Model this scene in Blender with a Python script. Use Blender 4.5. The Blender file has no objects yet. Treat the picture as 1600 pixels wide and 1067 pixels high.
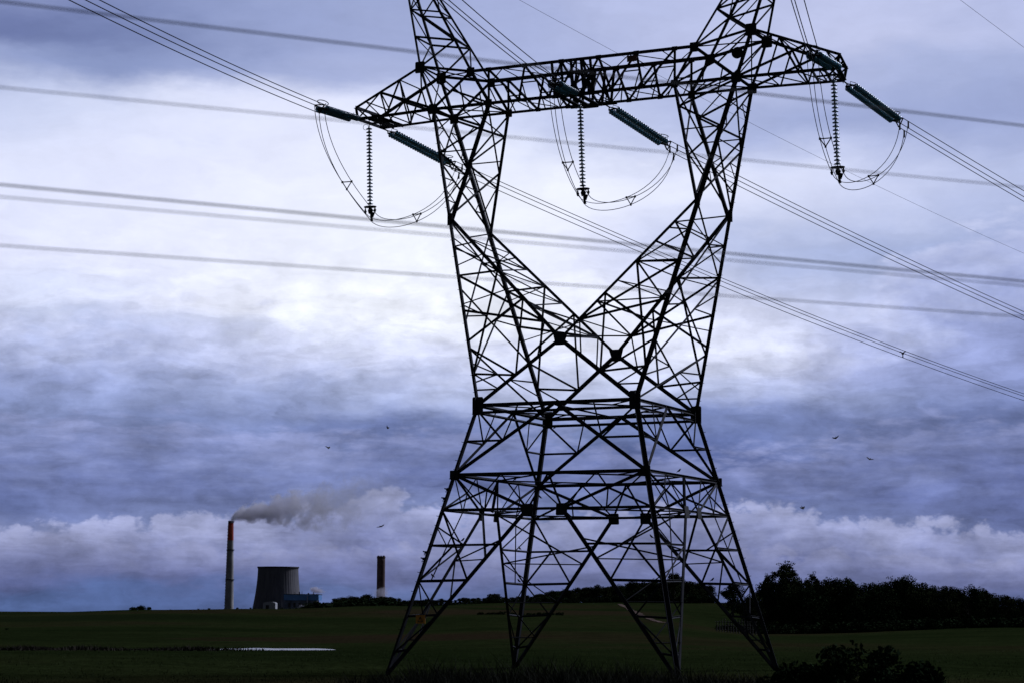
import bpy, bmesh, math, random
from mathutils import Vector as V, Matrix, noise
random.seed(7)
S = bpy.context.scene
COL = S.collection

# ------------------------------------------------------------------ camera
CAM = V((37.002, -88.113, 2.693)); YAW, PITCH, ROLL, FPX = -0.434, 0.1257, 0.005, 3327.8
CROW = 533.5
HF = V((math.sin(YAW), math.cos(YAW), 0)); HR = V((math.cos(YAW), -math.sin(YAW), 0)); UP = V((0, 0, 1))
cf = HF*math.cos(PITCH) + UP*math.sin(PITCH); cu0 = HR.cross(cf)
cr = HR*math.cos(ROLL) + cu0*math.sin(ROLL); cu = -HR*math.sin(ROLL) + cu0*math.cos(ROLL)
cd = bpy.data.cameras.new('camera'); cam = bpy.data.objects.new('camera', cd); COL.objects.link(cam)
cam.matrix_world = Matrix(((cr.x, cu.x, -cf.x, CAM.x), (cr.y, cu.y, -cf.y, CAM.y), (cr.z, cu.z, -cf.z, CAM.z), (0, 0, 0, 1)))
cd.sensor_width = 36; cd.lens = FPX*36/1600; cd.clip_start = .5; cd.clip_end = 30000
cd.dof.use_dof = True; cd.dof.focus_distance = 98; cd.dof.aperture_fstop = 3.0; cd.dof.aperture_blades = 7
S.camera = cam

def at(px, py, depth):
    """world point seen at photo pixel (px,py) at horizontal depth from the camera"""
    d = cf + cr*((px-800)/FPX) - cu*((py-CROW)/FPX)
    return CAM + d*(depth/d.dot(HF))
def place(px, depth, z=0.0):
    p = at(px, 954, depth); return V((p.x, p.y, z))

# ------------------------------------------------------------------ world: overcast evening sky
W = bpy.data.worlds.new('World'); S.world = W; W.use_nodes = True
nt = W.node_tree; nt.nodes.clear()
def N(t, tree=None, **k):
    n = (tree or nt).nodes.new(t)
    for a, b in k.items(): setattr(n, a, b)
    return n
def L(a, b, tree=None): (tree or nt).links.new(a, b)
def M(op, a, b=None, c=None, tree=None, clamp=False):
    n = N('ShaderNodeMath', tree, operation=op, use_clamp=clamp)
    for i, v in enumerate((a, b, c)):
        if v is None: continue
        if isinstance(v, (int, float)): n.inputs[i].default_value = v
        else: L(v, n.inputs[i], tree)
    return n.outputs[0]
def lin(c): return tuple((x/255/12.92 if x/255 <= .04045 else ((x/255+.055)/1.055)**2.4) for x in c)
SUN_EL, SUN_AZ = math.radians(40), YAW + 1.05        # azimuth clockwise from +Y
tc = N('ShaderNodeTexCoord')
def dot(v):
    n = N('ShaderNodeVectorMath', operation='DOT_PRODUCT'); L(tc.outputs['Generated'], n.inputs[0]); n.inputs[1].default_value = v
    return n.outputs['Value']
dF, dR, dZ = dot(HF), dot(HR), dot(UP)
az = M('ARCTAN2', dR, dF); el = M('ARCSINE', dZ)
comb = N('ShaderNodeCombineXYZ'); L(M('MULTIPLY', az, 10), comb.inputs[0]); L(M('MULTIPLY', el, 26), comb.inputs[1]); comb.inputs[2].default_value = 3.1
def noi(scale, detail, rough=.55, dist=0, vec=comb, w=None):
    n = N('ShaderNodeTexNoise'); n.inputs['Scale'].default_value = scale; n.inputs['Detail'].default_value = detail
    n.inputs['Roughness'].default_value = rough; n.inputs['Distortion'].default_value = dist
    L(vec.outputs[0], n.inputs['Vector']); return n
wn = noi(1.1, 8, .55); wn2 = noi(3.5, 7, .58)
sep = N('ShaderNodeSeparateColor'); L(wn.outputs['Color'], sep.inputs[0])
sep2 = N('ShaderNodeSeparateColor'); L(wn2.outputs['Color'], sep2.inputs[0])
WA = .085
def warp(v, o, o2, a):
    t = M('ADD', M('MULTIPLY', M('SUBTRACT', o, .5), a), M('MULTIPLY', M('SUBTRACT', o2, .5), a*.35))
    return M('ADD', v, t)
# cloud layout: rows of (photo row) -> colours at columns 0,200..1600
ROWS = [
 (-60, [(150,156,202),(146,153,200),(158,165,210),(160,167,211),(172,178,220),(182,187,226),(186,190,228),(190,195,232),(172,178,221)]),
 (50,  [(112,119,168),(122,130,178),(154,161,206),(164,170,213),(172,178,220),(184,189,227),(188,192,229),(194,198,233),(182,187,226)]),
 (105, [(158,165,208),(134,143,192),(164,171,214),(176,182,223),(170,177,219),(180,186,225),(184,189,227),(176,182,222),(168,175,217)]),
 (180, [(196,203,236),(210,216,244),(218,223,248),(214,220,247),(204,211,241),(188,194,231),(168,175,217),(162,169,213),(160,167,212)]),
 (290, [(214,220,247),(217,222,249),(222,227,251),(226,231,252),(228,233,253),(222,227,251),(212,218,246),(200,206,239),(180,187,226)]),
 (400, [(216,221,249),(221,226,251),(224,229,252),(228,233,253),(226,231,252),(216,221,249),(178,186,225),(168,176,217),(162,170,214)]),
 (480, [(206,213,243),(216,221,247),(228,233,252),(230,235,253),(228,233,253),(222,227,250),(206,211,242),(174,181,221),(158,166,212)]),
 (545, [(172,180,221),(186,193,230),(204,210,241),(214,220,246),(224,229,251),(218,224,248),(214,219,246),(166,173,215),(140,148,197)]),
 (610, [(144,152,200),(150,158,205),(158,166,211),(164,172,214),(198,205,238),(196,203,236),(184,190,228),(150,158,204),(122,130,181)]),
 (670, [(132,140,189),(132,140,189),(118,127,177),(106,115,167),(126,136,186),(124,133,184),(122,131,182),(118,126,178),(104,113,164)]),
 (735, [(118,127,177),(124,132,182),(120,129,178),(104,114,166),(90,102,156),(88,99,153),(84,95,148),(98,107,159),(88,97,148)]),
 (800, [(96,106,158),(124,131,178),(122,130,178),(136,142,187),(128,136,184),(110,119,170),(116,125,174),(112,119,169),(98,106,158)]),
 (850, [(128,132,175),(134,137,180),(124,130,175),(118,125,172),(136,143,187),(132,139,185),(130,136,182),(118,125,173),(112,119,168)]),
 (905, [(80,88,136),(86,93,141),(92,99,146),(106,113,160),(102,111,159),(104,112,160),(104,111,158),(102,109,157),(96,103,151)]),
 (945, [(80,96,145),(79,95,145),(84,98,148),(92,103,150),(92,103,153),(94,103,152),(94,103,152),(92,101,150),(90,98,147)])]
azw = warp(az, sep.outputs[0], sep2.outputs[0], WA*1.3); elw = warp(el, sep.outputs[1], sep2.outputs[1], WA*.42)
fac = N('ShaderNodeMapRange'); L(azw, fac.inputs['Value'])
fac.inputs['From Min'].default_value = math.atan(-800/FPX); fac.inputs['From Max'].default_value = math.atan(800/FPX)
prev = None
for y, cs in reversed(ROWS):
    r = N('ShaderNodeValToRGB'); cr_ = r.color_ramp; cr_.interpolation = 'B_SPLINE'
    L(fac.outputs[0], r.inputs[0])
    while len(cr_.elements) < 9: cr_.elements.new(.5)
    for i, c in enumerate(cs):
        hb = max(0, min(1, (c[0]-185)/40)); c = (c[0]+9*hb, c[1]+8*hb, min(255, c[2]+5*hb))
        k_ = max(0, min(1, (225-c[0])/90)); c = (c[0]*(1-.06*k_), c[1]*(1-.015*k_), c[2]*(1-.025*k_))
        cr_.elements[i].position = i/8; cr_.elements[i].color = (*lin(c), 1)
    e = math.atan((954-y)/FPX)
    if prev is None: prev = (r.outputs[0], e); continue
    mr = N('ShaderNodeMapRange', interpolation_type='SMOOTHSTEP'); L(elw, mr.inputs['Value'])
    mr.inputs['From Min'].default_value = prev[1]; mr.inputs['From Max'].default_value = e
    mx = N('ShaderNodeMix', data_type='RGBA'); L(mr.outputs[0], mx.inputs['Factor']); L(prev[0], mx.inputs['A']); L(r.outputs[0], mx.inputs['B'])
    prev = (mx.outputs['Result'], e)
# layered cloud banks: each has a billowing upper edge, a bright rim and a darker base
def billow(vec, sc):
    out = None
    for k_, (f, am) in enumerate(((1, .5), (2.3, .27), (5.1, .15), (11, .08))):
        n = noi(sc*f, 2, .5, .1, vec); t_ = M('MULTIPLY', M('ABSOLUTE', M('SUBTRACT', M('MULTIPLY', n.outputs[0], 2), 1)), am*3)
        out = t_ if out is None else M('ADD', out, t_)
    return out
def bank(prev, rows, ky, seed, amp, sc, light, midc, dark, depth, soft, alpha, bot):
    cb_ = N('ShaderNodeCombineXYZ'); L(M('MULTIPLY', az, 30), cb_.inputs[0]); L(M('MULTIPLY', el, 30*ky), cb_.inputs[1]); cb_.inputs[2].default_value = seed
    bl = billow(cb_, sc); big = noi(sc*.35, 3, .5, 0, cb_)
    edge = N('ShaderNodeValToRGB'); edge.color_ramp.interpolation = 'B_SPLINE'; L(fac.outputs[0], edge.inputs[0])
    while len(edge.color_ramp.elements) < len(rows): edge.color_ramp.elements.new(.5)
    for i, (p_, y_) in enumerate(rows):
        v_ = (954-y_)/FPX*3; edge.color_ramp.elements[i].position = p_; edge.color_ramp.elements[i].color = (v_, v_, v_, 1)
    ed = M('ADD', M('MULTIPLY', edge.outputs[0], 1/3), M('ADD', M('MULTIPLY', M('SUBTRACT', bl, .38), amp), M('MULTIPLY', M('SUBTRACT', big.outputs[0], .5), amp*1.6)))
    dd = M('SUBTRACT', ed, el)
    def mr(v, a_, b_, smooth=True):
        m_ = N('ShaderNodeMapRange', interpolation_type='SMOOTHSTEP' if smooth else 'LINEAR'); L(v, m_.inputs['Value']); m_.inputs['From Min'].default_value = a_; m_.inputs['From Max'].default_value = b_; return m_.outputs[0]
    mask = mr(dd, 0, soft)
    shade = mr(M('ADD', dd, M('MULTIPLY', M('SUBTRACT', bl, .38), -depth*.9)), 0, depth, False)
    bc = N('ShaderNodeValToRGB'); L(shade, bc.inputs[0]); bc.color_ramp.elements[0].color = (*lin(light), 1); bc.color_ramp.elements[1].color = (*lin(dark), 1)
    x_ = bc.color_ramp.elements.new(.5); x_.color = (*lin(midc), 1)
    f_ = M('MULTIPLY', mask, alpha)
    if bot: f_ = M('MULTIPLY', f_, mr(elw, bot[0], bot[1]))
    mx = N('ShaderNodeMix', data_type='RGBA'); L(f_, mx.inputs['Factor']); L(prev, mx.inputs['A']); L(bc.outputs[0], mx.inputs['B']); return mx.outputs['Result']
p_ = prev[0]
p_ = bank(p_, [(0, 478), (.1, 486), (.22, 515), (.32, 540), (.45, 500), (.6, 560), (.72, 600), (.80, 500), (.9, 380), (1, 330)], 2.2, 1.3, .020, .8, (204, 210, 242), (176, 184, 224), (142, 152, 203), .05, .016, .58, (.085, .125))
p_ = bank(p_, [(0, 655), (.15, 640), (.3, 690), (.45, 640), (.6, 700), (.72, 700), (.85, 660), (1, 650)], 3.2, 5.1, .014, .9, (150, 158, 204), (122, 132, 180), (96, 107, 160), .035, .013, .55, (.035, .06))
p_ = bank(p_, [(0, 812), (.12, 806), (.22, 808), (.30, 792), (.38, 748), (.44, 796), (.55, 800), (.70, 786), (.78, 796), (.88, 806), (1, 826)], 1.35, 7.7, .016, 1.0, (160, 166, 205), (134, 141, 184), (102, 110, 158), .030, .006, .85, (.004, .022))
p_ = bank(p_, [(0, 852), (.15, 840), (.28, 858), (.4, 846), (.5, 862), (.65, 846), (.8, 852), (1, 872)], 1.5, 9.2, .012, 1.3, (142, 147, 184), (116, 123, 165), (96, 104, 150), .020, .006, .55, (.006, .018))
prev = (p_, 0)
# finer cloud structure
comb2 = N('ShaderNodeCombineXYZ'); L(M('MULTIPLY', azw, 14), comb2.inputs[0]); L(M('MULTIPLY', elw, 46), comb2.inputs[1])
d1 = noi(2.2, 10, .58, .12, comb2); d2 = noi(.9, 9, .60, .15, comb2)
comb3 = N('ShaderNodeCombineXYZ'); L(M('MULTIPLY', az, 26), comb3.inputs[0]); L(M('MULTIPLY', el, 34), comb3.inputs[1])
d3 = noi(1.7, 10, .60, .05, comb3)
comb4 = N('ShaderNodeCombineXYZ'); L(M('MULTIPLY', az, 9), comb4.inputs[0]); L(M('MULTIPLY', el, 120), comb4.inputs[1]); d4 = noi(1.2, 6, .55, .1, comb4)
band = N('ShaderNodeMapRange', interpolation_type='SMOOTHSTEP'); L(el, band.inputs['Value']); band.inputs['From Min'].default_value = .125; band.inputs['From Max'].default_value = .07
low = N('ShaderNodeMapRange', interpolation_type='SMOOTHSTEP'); L(el, low.inputs['Value'])
low.inputs['From Min'].default_value = .19; low.inputs['From Max'].default_value = .10
low.inputs['To Min'].default_value = .20; low.inputs['To Max'].default_value = 1.25
mod = M('ADD', M('MULTIPLY', M('SUBTRACT', d1.outputs[0], .5), .62), M('MULTIPLY', M('SUBTRACT', d2.outputs[0], .5), .65))
mod = M('MULTIPLY', M('ADD', mod, M('MULTIPLY', M('SUBTRACT', d3.outputs[0], .5), .55)), 1.25)
gain = M('ADD', M('ADD', 1, M('MULTIPLY', mod, low.outputs[0])), M('MULTIPLY', M('MULTIPLY', M('SUBTRACT', d4.outputs[0], .5), .6), band.outputs[0]))
gm = N('ShaderNodeMix', data_type='RGBA', blend_type='MULTIPLY'); gm.inputs['Factor'].default_value = 1
L(prev[0], gm.inputs['A']); L(gain, gm.inputs['B'])
# the bright break in the cloud is ahead; unseen sky overhead and behind is dimmed to keep ground and pylon dark
ang = N('ShaderNodeMapRange', interpolation_type='SMOOTHSTEP'); L(M('ABSOLUTE', az), ang.inputs['Value'])
ang.inputs['From Min'].default_value = .27; ang.inputs['From Max'].default_value = 1.1; ang.inputs['To Min'].default_value = 1; ang.inputs['To Max'].default_value = .10
ove = N('ShaderNodeMapRange', interpolation_type='SMOOTHSTEP'); L(el, ove.inputs['Value'])
ove.inputs['From Min'].default_value = .31; ove.inputs['From Max'].default_value = .75; ove.inputs['To Min'].default_value = 1; ove.inputs['To Max'].default_value = .14
gr = N('ShaderNodeMix', data_type='RGBA', blend_type='MULTIPLY'); gr.inputs['Factor'].default_value = 1
L(gm.outputs['Result'], gr.inputs['A']); L(M('MULTIPLY', ang.outputs[0], ove.outputs[0]), gr.inputs['B'])
bgc = N('ShaderNodeBackground'); L(gr.outputs['Result'], bgc.inputs[0]); bgc.inputs[1].default_value = 1.07
sky = N('ShaderNodeTexSky', sky_type='NISHITA', sun_disc=False, sun_elevation=SUN_EL, sun_rotation=SUN_AZ)
bgs = N('ShaderNodeBackground'); L(sky.outputs[0], bgs.inputs[0]); bgs.inputs[1].default_value = .05
mxs = N('ShaderNodeMixShader'); mxs.inputs[0].default_value = .97; L(bgs.outputs[0], mxs.inputs[1]); L(bgc.outputs[0], mxs.inputs[2])
wo = N('ShaderNodeOutputWorld'); L(mxs.outputs[0], wo.inputs[0])
W.cycles.sampling_method = 'MANUAL'; W.cycles.sample_map_resolution = 1024

sl = bpy.data.lights.new('sun', 'SUN'); sl.energy = 2.2; sl.angle = math.radians(14); sl.color = (.76, .80, 1)
so = bpy.data.objects.new('sun', sl); COL.objects.link(so)
sd = V((math.sin(SUN_AZ)*math.cos(SUN_EL), math.cos(SUN_AZ)*math.cos(SUN_EL), math.sin(SUN_EL)))
so.rotation_euler = (-sd).to_track_quat('-Z', 'Y').to_euler(); so.location = sd*200
S.view_settings.view_transform = 'Standard'; S.view_settings.look = 'None'; S.view_settings.exposure = 0; S.view_settings.gamma = 1
S.render.engine = 'CYCLES'; S.cycles.volume_bounces = 20; S.cycles.max_bounces = 20; S.cycles.transmission_bounces = 6; S.cycles.diffuse_bounces = 3; S.cycles.glossy_bounces = 3; S.cycles.volume_max_steps = 256

# ------------------------------------------------------------------ helpers
def mat(name, base, rough=.8, metal=0, var=0, vscale=3, bump=0, bscale=20, base2=None, spec=.5):
    m = bpy.data.materials.new(name); m.use_nodes = True; t = m.node_tree
    b = t.nodes['Principled BSDF']; b.inputs['Base Color'].default_value = (*base, 1)
    b.inputs['Roughness'].default_value = rough; b.inputs['Metallic'].default_value = metal
    b.inputs['Specular IOR Level'].default_value = spec
    c = N('ShaderNodeTexCoord', t)
    if var or base2:
        n = N('ShaderNodeTexNoise', t); n.inputs['Scale'].default_value = vscale; n.inputs['Detail'].default_value = 6; L(c.outputs['Object'], n.inputs['Vector'], t)
        r = N('ShaderNodeValToRGB', t); L(n.outputs[0], r.inputs[0], t)
        b2 = base2 or tuple(x*(1-var) for x in base); b1 = base if base2 else tuple(x*(1+var) for x in base)
        r.color_ramp.elements[0].position = .35; r.color_ramp.elements[1].position = .65
        r.color_ramp.elements[0].color = (*b2, 1); r.color_ramp.elements[1].color = (*b1, 1)
        L(r.outputs[0], b.inputs['Base Color'], t)
    if bump:
        n = N('ShaderNodeTexNoise', t); n.inputs['Scale'].default_value = bscale; n.inputs['Detail'].default_value = 4; L(c.outputs['Object'], n.inputs['Vector'], t)
        bp = N('ShaderNodeBump', t); bp.inputs['Strength'].default_value = bump; L(n.outputs[0], bp.inputs['Height'], t); L(bp.outputs[0], b.inputs['Normal'], t)
    return m
STEEL = mat('weathered_steel', (.028, .030, .038), .8, 0, var=.35, vscale=1.7, spec=.15)
PLATE = mat('gusset_steel', (.016, .018, .023), .8, 0, var=.3, vscale=5)
GLASS = mat('teal_glass', (.075, .21, .26), .35, 0, spec=.3)
GLASS.node_tree.nodes['Principled BSDF'].inputs['Transmission Weight'].default_value = .6
IRON = mat('cast_iron', (.02, .022, .028), .8, 0, var=.2, vscale=8, spec=.1)
CABLE = mat('aluminium_cable', (.04, .042, .055), .85, 0, var=.1, vscale=.5, spec=.05)
WIRE = mat('insulated_wire', (.02, .02, .025), .7)
BIRD = mat('black_feathers', (.012, .012, .014), .8, var=.3, vscale=20)

def new(name, verts, faces, m, parent=None, smooth=False):
    me = bpy.data.meshes.new(name); me.from_pydata([tuple(v) for v in verts], [], faces); me.materials.append(m)
    if smooth:
        me.polygons.foreach_set('use_smooth', [True]*len(me.polygons))
    me.update(); o = bpy.data.objects.new(name, me); COL.objects.link(o)
    if parent: o.parent = parent
    return o
def empty(name, loc=(0, 0, 0), rot=(0, 0, 0)):
    o = bpy.data.objects.new(name, None); COL.objects.link(o); o.location = loc; o.rotation_euler = rot; o.empty_display_size = .5; return o
def tag(o, label=None, cat=None, group=None, kind=None):
    if label: o['label'] = label
    if cat: o['category'] = cat
    if group: o['group'] = group
    if kind: o['kind'] = kind
    return o
def copy_tree(o, parent=None):
    c = o.copy(); COL.objects.link(c)
    if parent: c.parent = parent
    for ch in list(o.children): copy_tree(ch, c)
    return c
class MB:
    def __init__(s): s.v = []; s.f = []
    def add(s, vs, fs):
        k = len(s.v); s.v += [V(v) for v in vs]; s.f += [tuple(i+k for i in f) for f in fs]
    def frame(s, a, b, ref):
        z = (b-a).normalized(); x = ref - z*ref.dot(z)
        if x.length < 1e-3: x = V((1, .3, .2)) - z*V((1, .3, .2)).dot(z)
        x.normalize(); return z, x, z.cross(x)
    def angle(s, a, b, w, ref=V((0, 0, 1)), ext=0, t=None, flip=1):
        """rolled steel angle section from a to b, corner towards ref"""
        a = V(a); b = V(b); z, x, y = s.frame(a, b, V(ref)); a = a-z*ext; b = b+z*ext
        t = t or max(.014, w*.13)
        p = (x + y).normalized(); q = (x - y).normalized()       # flange directions point back from the corner
        if flip < 0: p, q = q, p
        prof = [(0, 0), (w, 0), (w, t), (t, t), (t, w), (0, w)]
        c0 = (p+q)*(-w*.28)
        ring = [c0 + p*i + q*j for i, j in prof]
        vs = [a+r for r in ring] + [b+r for r in ring]
        fs = [(i, (i+1) % 6, (i+1) % 6+6, i+6) for i in range(6)] + [(5, 4, 3, 2, 1, 0), (6, 7, 8, 9, 10, 11)]
        s.add(vs, fs)
    def box(s, c, x, y, z):
        c = V(c); x = V(x); y = V(y); z = V(z)
        vs = [c+x*i+y*j+z*k for i in (-.5, .5) for j in (-.5, .5) for k in (-.5, .5)]
        s.add(vs, [(0, 1, 3, 2), (4, 6, 7, 5), (0, 4, 5, 1), (2, 3, 7, 6), (0, 2, 6, 4), (1, 5, 7, 3)])
    def tube(s, pts, r, n=6, closed=False, cap=True):
        pts = [V(p) for p in pts]; k = len(pts); rr = r if isinstance(r, (list, tuple)) else [r]*k; k0 = len(s.v)
        px = None
        for i in range(k):
            a = pts[(i-1) % k] if closed or i > 0 else pts[0]; b = pts[(i+1) % k] if closed or i < k-1 else pts[-1]
            z = (b-a).normalized()
            x = px if px is not None else V((.37, .21, .9)); x = x - z*x.dot(z)
            if x.length < 1e-4: x = V((1, 0, 0)) - z*z.x
            x.normalize(); px = x; y = z.cross(x)
            s.v += [pts[i]+(x*math.cos(t)+y*math.sin(t))*rr[i] for t in [2*math.pi*j/n for j in range(n)]]
        for i in range(k if closed else k-1):
            for j in range(n):
                a = k0+i*n+j; b = k0+i*n+(j+1) % n; c = k0+((i+1) % k)*n+(j+1) % n; d = k0+((i+1) % k)*n+j
                s.f.append((a, b, c, d))
        if cap and not closed:
            s.f.append(tuple(range(k0+n-1, k0-1, -1))); s.f.append(tuple(range(k0+(k-1)*n, k0+k*n)))
    def lathe(s, prof, n=24, org=V((0, 0, 0)), ax=None, capb=False):
        if ax is None: ax = (V((1, 0, 0)), V((0, 1, 0)), V((0, 0, 1)))
        k0 = len(s.v)
        for r, h in prof:
            for j in range(n):
                t = 2*math.pi*j/n; s.v.append(org+ax[0]*(r*math.cos(t))+ax[1]*(r*math.sin(t))+ax[2]*h)
        for i in range(len(prof)-1):
            for j in range(n): s.f.append((k0+i*n+j, k0+i*n+(j+1) % n, k0+(i+1)*n+(j+1) % n, k0+(i+1)*n+j))
    def build(s, name, m, parent=None, smooth=False): return new(name, s.v, s.f, m, parent, smooth)

# ------------------------------------------------------------------ terrain
XK = [-1500, 0, 250, 430, 620, 800, 1000, 1200, 1600, 3000]
DK = [0, 12, 40, 80, 112, 150, 250, 400, 550, 700, 900, 1400, 2600, 12000]
def row(y, d): return CAM.z - (y-954)*d/FPX
ZT = []
crest = {-1500: 966, 0: 961, 250: 954.5, 430: 953, 620: 947, 800: 940, 1000: 939, 1200: 940, 1600: 945, 3000: 950}
r250 = {-1500: 1016, 0: 1018, 250: 1017, 430: 1016, 620: 1013, 800: 1006, 1000: 1006, 1200: 1010, 1600: 1006, 3000: 1005}
r400 = {-1500: 986, 0: 988, 250: 987, 430: 988, 620: 986, 800: 982, 1000: 984, 1200: 995, 1600: 986, 3000: 985}
r550 = {-1500: 974, 0: 971, 250: 967, 430: 968, 620: 968, 800: 962, 1000: 965, 1200: 985, 1600: 973, 3000: 972}
for x in XK:
    c = crest[x]; lft = x < 700
    z150 = -.3
    zs = [1.0, .9, .15, 0, 0, z150, row(r250[x], 250), row(r400[x], 400), row(r550[x], 550)]
    if lft: zs += [row(c, 700), row(c, 900)-1.5 if x < 500 else row(c, 900)-.6]
    else: zs += [row((c+r550[x])/2, 700), row(c, 900)]
    zs += [zs[-1]-4, -16, -16]
    ZT.append(zs)
def lerp_tab(K, v):
    v = max(K[0], min(K[-1]-1e-6, v)); i = 0
    while K[i+1] <= v: i += 1
    t = (v-K[i])/(K[i+1]-K[i]); return i, t*t*(3-2*t)
POND = (place(432, 256), 6.0, 9)
def ground_z(X, Y):
    p = V((X-CAM.x, Y-CAM.y, 0)); d = p.length; dep = p.dot(HF); a = math.atan2(p.dot(HR), dep); a = max(-.6, min(.6, a))
    x = 800 + FPX*math.tan(a)
    i, t = lerp_tab(XK, x); j, u = lerp_tab(DK, min(d*math.cos(a), 11999))
    u = u*.5 + .5*((max(0, min(d*math.cos(a), 11999))-DK[j])/(DK[j+1]-DK[j]))
    z = (ZT[i][j]*(1-t)+ZT[i+1][j]*t)*(1-u) + (ZT[i][j+1]*(1-t)+ZT[i+1][j+1]*t)*u
    z += .10*noise.noise((X*.06, Y*.06, 0)) + .4*noise.noise((X*.014, Y*.014, 5))*min(1, d/300)
    q = (V((X, Y, 0))-POND[0]); lx, ly = q.dot(HR)/POND[1], q.dot(HF)/POND[2]; r2 = lx*lx+ly*ly
    if r2 < 2.6: z -= .45*max(0, 1-r2/2.6)
    return z
angs = [i*.14 for i in range(-115, 116)]; a = 16.1
while a < 180:
    a += max(.6, (a-15)*.12)
    if a < 180: angs = [-a]+angs+[a]
angs = [math.radians(x) for x in angs]
rads = [1.5]
while rads[-1] < 14000: rads.append(rads[-1]*(1.05 if rads[-1] < 35 or rads[-1] > 1500 else 1.013))
gv = [V((CAM.x, CAM.y, 1.0))]; gf = []
for r in rads:
    for a in angs:
        X = CAM.x+math.sin(YAW+a)*r; Y = CAM.y+math.cos(YAW+a)*r; gv.append(V((X, Y, ground_z(X, Y))))
n = len(angs)
for j in range(n): gf.append((0, 1+(j+1) % n, 1+j))
for i in range(len(rads)-1):
    for j in range(n): gf.append((1+i*n+j, 1+i*n+(j+1) % n, 1+(i+1)*n+(j+1) % n, 1+(i+1)*n+j))
def ground_mat():
    m = bpy.data.materials.new('pasture'); m.use_nodes = True; t = m.node_tree; b = t.nodes['Principled BSDF']
    c = N('ShaderNodeTexCoord', t)
    def nz(scale, det, sx=1, sy=1):
        mp = N('ShaderNodeMapping', t); mp.inputs['Scale'].default_value = (sx, sy, 1); mp.inputs['Rotation'].default_value = (0, 0, YAW)
        L(c.outputs['Object'], mp.inputs[0], t)
        n = N('ShaderNodeTexNoise', t); n.inputs['Scale'].default_value = scale; n.inputs['Detail'].default_value = det; L(mp.outputs[0], n.inputs['Vector'], t); return n.outputs[0]
    r = N('ShaderNodeValToRGB', t); L(nz(.007, 6), r.inputs[0], t); e = r.color_ramp.elements
    e[0].position = .38; e[0].color = (.012, .020, .006, 1); e[1].position = .5; e[1].color = (.020, .028, .009, 1)
    for p, q in ((.58, (.027, .025, .011, 1)), (.68, (.017, .023, .008, 1))):
        x = e.new(p); x.color = q
    r2 = N('ShaderNodeValToRGB', t); L(nz(.25, 12), r2.inputs[0], t); r2.color_ramp.elements[0].position = .3; r2.color_ramp.elements[1].position = .7
    r2.color_ramp.elements[0].color = (.7, .7, .7, 1); r2.color_ramp.elements[1].color = (1.2, 1.2, 1.2, 1)
    mx = N('ShaderNodeMix', t, data_type='RGBA', blend_type='MULTIPLY'); mx.inputs['Factor'].default_value = 1
    L(r.outputs[0], mx.inputs['A'], t); L(r2.outputs[0], mx.inputs['B'], t)
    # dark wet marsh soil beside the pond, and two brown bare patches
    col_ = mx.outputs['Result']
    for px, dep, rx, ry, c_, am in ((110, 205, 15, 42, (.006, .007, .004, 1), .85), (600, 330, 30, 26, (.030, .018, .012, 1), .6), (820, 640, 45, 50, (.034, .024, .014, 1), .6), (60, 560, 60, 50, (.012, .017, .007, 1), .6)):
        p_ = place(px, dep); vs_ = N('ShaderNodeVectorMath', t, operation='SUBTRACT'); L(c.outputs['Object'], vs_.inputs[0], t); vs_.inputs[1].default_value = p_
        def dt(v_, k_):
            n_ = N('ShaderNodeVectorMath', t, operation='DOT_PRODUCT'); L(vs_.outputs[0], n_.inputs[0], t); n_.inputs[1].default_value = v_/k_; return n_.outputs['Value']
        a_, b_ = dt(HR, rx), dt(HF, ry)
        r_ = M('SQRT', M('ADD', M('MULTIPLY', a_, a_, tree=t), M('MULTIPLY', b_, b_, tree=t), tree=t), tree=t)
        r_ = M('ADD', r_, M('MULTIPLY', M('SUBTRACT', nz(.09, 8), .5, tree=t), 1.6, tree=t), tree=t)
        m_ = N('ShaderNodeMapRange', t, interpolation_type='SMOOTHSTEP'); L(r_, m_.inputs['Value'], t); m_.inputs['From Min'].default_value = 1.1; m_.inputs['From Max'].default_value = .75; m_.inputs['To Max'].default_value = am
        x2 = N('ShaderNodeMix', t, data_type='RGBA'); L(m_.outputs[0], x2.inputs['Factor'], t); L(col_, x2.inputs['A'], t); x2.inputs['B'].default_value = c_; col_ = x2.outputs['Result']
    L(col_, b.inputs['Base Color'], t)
    b.inputs['Roughness'].default_value = 1; b.inputs['Specular IOR Level'].default_value = .0
    bp = N('ShaderNodeBump', t); bp.inputs['Strength'].default_value = .8; bp.inputs['Distance'].default_value = .6; L(nz(1.1, 8), bp.inputs['Height'], t); L(bp.outputs[0], b.inputs['Normal'], t)
    return m
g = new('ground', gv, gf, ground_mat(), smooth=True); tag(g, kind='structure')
# pond
pv = []; pn = 40
zp = ground_z(POND[0].x, POND[0].y)+.38
for k in range(pn):
    t = 2*math.pi*k/pn; rr = 1.35*(1+.08*math.sin(3*t)+.10*math.sin(7*t)+.06*math.sin(13*t+1)); pv.append(POND[0]+HR*(math.cos(t)*POND[1]*rr)+HF*(math.sin(t)*POND[2]*rr)+V((0, 0, zp)))
w = new('pond_water', pv, [tuple(range(pn))], mat('water', (.02, .03, .04), .25, 0, bump=.6, bscale=.9, var=.5, vscale=.3, spec=.6)); tag(w, kind='structure')

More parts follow.
